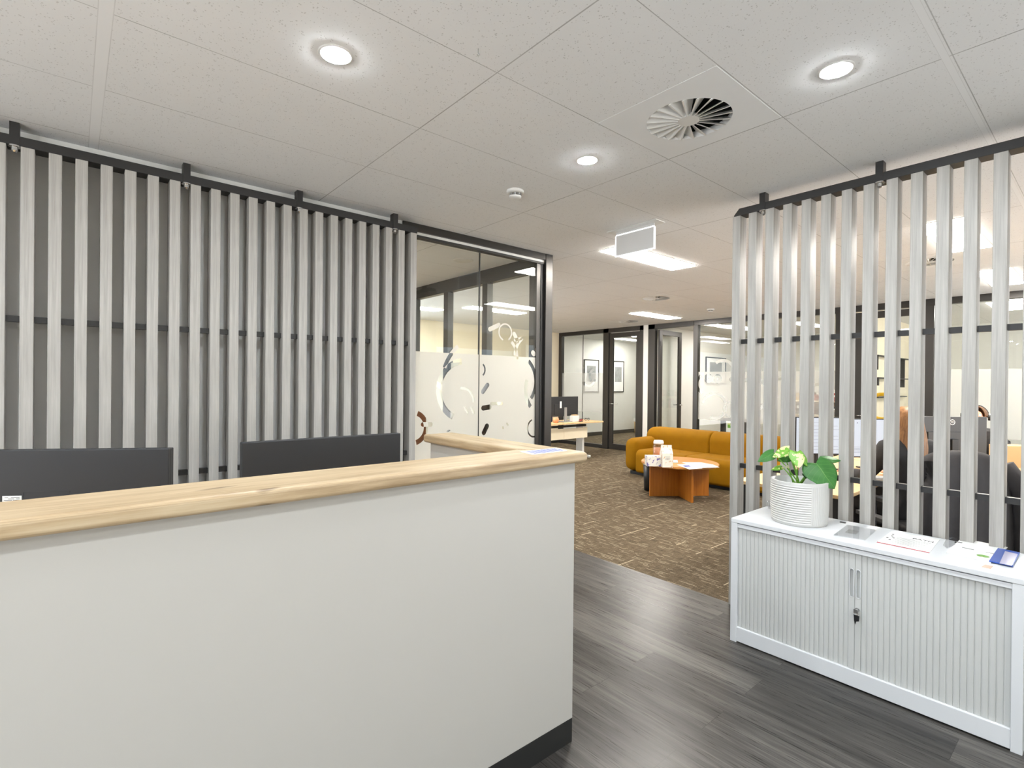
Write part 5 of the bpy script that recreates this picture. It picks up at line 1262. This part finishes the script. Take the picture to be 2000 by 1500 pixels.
# ================================================================== PEOPLE
def skin_mesh(name, verts, edges, radii, mat, parent, sub=2, root=0):
    me = bpy.data.meshes.new(name); me.from_pydata(verts, edges, []); me.materials.append(mat)
    ob = bpy.data.objects.new(name, me); C.objects.link(ob); ob.parent = parent
    me.skin_vertices.new() if hasattr(me.skin_vertices, 'new') else None
    md = ob.modifiers.new('skin', 'SKIN'); md.use_smooth_shade = True
    if not me.skin_vertices:
        bpy.context.view_layer.objects.active = ob
    for i, r in enumerate(radii):
        v = me.skin_vertices[0].data[i]; v.radius = r if isinstance(r, tuple) else (r, r); v.use_root = (i == root)
    sb = ob.modifiers.new('sub', 'SUBSURF'); sb.levels = sub; sb.render_levels = sub
    return ob
def figure(name, label, loc, rotz, top=1.29, lean=0.08, hands=((-0.20, 0.42, 0.765), (0.16, 0.40, 0.765)), hair='long'):
    t = thing(name, label, 'person', loc, rotz)
    V_, E_, R_ = [], [], []
    def v(p, r): V_.append(p); R_.append(r); return len(V_) - 1
    def e(*ids):
        for a, b_ in zip(ids, ids[1:]): E_.append((a, b_))
    k = top - 1.29
    pel = v((0, 0, 0.56), (0.11, 0.08)); ab = v((0, 0.0, 0.70), (0.085, 0.065)); chs = v((0, lean * 0.5, 0.86 + k), (0.10, 0.07)); upc = v((0, lean * 0.7, 0.95 + k), (0.065, 0.05)); nk = v((0, lean + 0.0, 1.05 + k), 0.05)
    hb = v((0, lean + 0.025, 1.12 + k), (0.062, 0.07)); hm = v((0, lean + 0.035, 1.19 + k), (0.076, 0.092)); htp = v((0, lean + 0.02, 1.245 + k), (0.062, 0.075))
    nose = v((0, lean + 0.125, 1.165 + k), 0.012)
    e(pel, ab, chs, upc, nk, hb, hm, htp); e(hm, nose)
    for s_, hd in zip((-1, 1), hands):
        sh = v((0.160 * s_, lean * 0.7, 0.955 + k), 0.040); el = v((0.235 * s_, lean + 0.10, 0.78), 0.033); wr = v(hd, 0.025)
        e(upc, sh, el, wr)
        d = (Vector(hd) - Vector((0.235 * s_, lean + 0.10, 0.78))).normalized(); d.z = -0.05; sd = Vector((d.y, -d.x, 0)).normalized()
        pm = v(tuple(Vector(hd) + d * 0.055), (0.034, 0.014)); e(wr, pm)
        for q_, (off, ln) in enumerate(((-0.030, 0.060), (-0.011, 0.072), (0.010, 0.068), (0.029, 0.052))):
            b0 = Vector(hd) + d * 0.09 + sd * off
            f1 = v(tuple(b0), 0.0095); f2 = v(tuple(b0 + d * ln * 0.5 + Vector((0, 0, 0.006))), 0.0085); f3 = v(tuple(b0 + d * ln + Vector((0, 0, -0.012))), 0.007)
            e(pm, f1, f2, f3)
        th_ = Vector(hd) + d * 0.03 - sd * 0.035 * s_ * 1.0
        a1 = v(tuple(th_), 0.011); a2 = v(tuple(th_ + d * 0.04 - sd * 0.018 * s_), 0.009); e(wr, a1, a2)
        hp_ = v((0.095 * s_, 0.02, 0.54), 0.06); kn = v((0.12 * s_, 0.46, 0.53), 0.045); an = v((0.12 * s_, 0.44, 0.10), 0.037); toe = v((0.125 * s_, 0.58, 0.035), 0.032)
        e(pel, hp_, kn, an, toe)
    skin_mesh('body', V_, E_, R_, M_skin, t)
    # garment: torso, sleeves, skirt or trousers
    V2, E2, R2 = [], [], []
    def v2(p, r): V2.append(p); R2.append(r); return len(V2) - 1
    def e2(*ids):
        for a, b_ in zip(ids, ids[1:]): E2.append((a, b_))
    pel = v2((0, 0, 0.55), (0.175, 0.135)); ab = v2((0, 0.0, 0.70), (0.142, 0.115)); chs = v2((0, lean * 0.5, 0.88 + k), (0.165, 0.12)); upc = v2((0, lean * 0.7, 0.985 + k), (0.150, 0.112)); nk = v2((0, lean, 1.045 + k), 0.078)
    e2(pel, ab, chs, upc, nk)
    for s_, hd in zip((-1, 1), hands):
        sh = v2((0.17 * s_, lean * 0.7, 0.972 + k), 0.082); el = v2((0.238 * s_, lean + 0.10, 0.78), 0.053); w_ = Vector((0.238 * s_, lean + 0.10, 0.78)).lerp(Vector(hd), 0.88); wr = v2(tuple(w_), 0.037)
        e2(upc, sh, el, wr)
        hp_ = v2((0.10 * s_, 0.02, 0.545), 0.105); kn = v2((0.12 * s_, 0.46, 0.535), 0.078); an = v2((0.12 * s_, 0.44, 0.14), 0.055); e2(pel, hp_, kn, an)
    skin_mesh('clothes', V2, E2, R2, M_dark, t)
    hc_ = Vector((0, lean + 0.03, 1.20 + k))
    b = B()
    for s_ in (-1, 1): b.ball((0.032 * s_, lean + 0.115, 1.195 + k), 0.011)
    b.obj('eyes', M_paper, t, smooth=True)
    b = B(); b.ball((0, lean + 0.118, 1.13 + k), 0.02, (1.1, 0.4, 0.3)); b.obj('mouth', M_inkr, t, smooth=True)
    b = B()
    for s_ in (-1, 1): b.ball((0.078 * s_, lean + 0.03, 1.185 + k), 0.022, (0.4, 0.8, 1.3))
    b.obj('ears', M_skin, t, smooth=True)
    b = B(); nu, nv = 40, 22; rows = []
    span = math.radians(300 if hair == 'long' else 260)
    for j in range(nv + 1):
        w = j / nv; row = []
        for i in range(nu + 1):
            a = -pi / 2 - span / 2 + span * i / nu
            fr2 = abs(i / nu * 2 - 1)
            if hair == 'long':
                if w < 0.38:
                    ph_ = (w / 0.38) * pi / 2; r = 0.105 * math.sin(ph_) + 0.004; z = hc_.z - 0.015 + 0.105 * math.cos(ph_)
                else:
                    u_ = (w - 0.38) / 0.62; r = 0.105 + 0.035 * math.sin(u_ * pi * 0.8) - 0.0 * u_; z = hc_.z - 0.015 - u_ * (0.40 + 0.035 * math.sin(i * 1.9) + 0.02 * math.cos(i * 0.7))
            else:
                ph_ = w * pi / 2 * (1.25 - 0.25 * fr2 ** 2); r = 0.093 * math.sin(ph_) + 0.003; z = hc_.z - 0.01 + 0.092 * math.cos(ph_)
            r *= 1 + 0.035 * math.sin(i * 2.3 + 3 * w) * min(1, w * 2)
            row.append(b.bm.verts.new((r * math.cos(a) * 0.93, hc_.y - 0.015 + r * math.sin(a) * 1.02, z)))
        rows.append(row)
    for j in range(nv):
        for i in range(nu): b.bm.faces.new((rows[j][i], rows[j][i + 1], rows[j + 1][i + 1], rows[j + 1][i]))
    b.obj('hair', M_hair if hair == 'long' else M_hairb, t, smooth=True, solid=0.012, subd=1)
    return t
pw_ = figure('person', 'seated person with long auburn hair and dark clothes, typing, back to camera', (4.73, 0.98, 0), TH, 1.315)
ph2 = figure('person', 'seated person with short brown hair and a headset behind the black monitor', (7.08, 0.97, 0), pi / 2 + 0.15, 1.285, hair='short')
hs = thing('headset', 'black over-ear headset on the short-haired person', 'headset', (7.08, 0.97, -0.025), pi / 2 + 0.15)
b = B(); b.tube([(0.10 * math.cos(a), 0.09, 1.195 + 0.118 * math.sin(a)) for a in [pi * k / 16 for k in range(17)]], 0.006); b.obj('headband', M_plasticb, hs, smooth=True)
for s_ in (-1, 1): B().cyl((0.092 * s_, 0.09, 1.195), (0.118 * s_, 0.09, 1.195), 0.034).obj('ear_cup', M_plasticb, hs, 0.004)
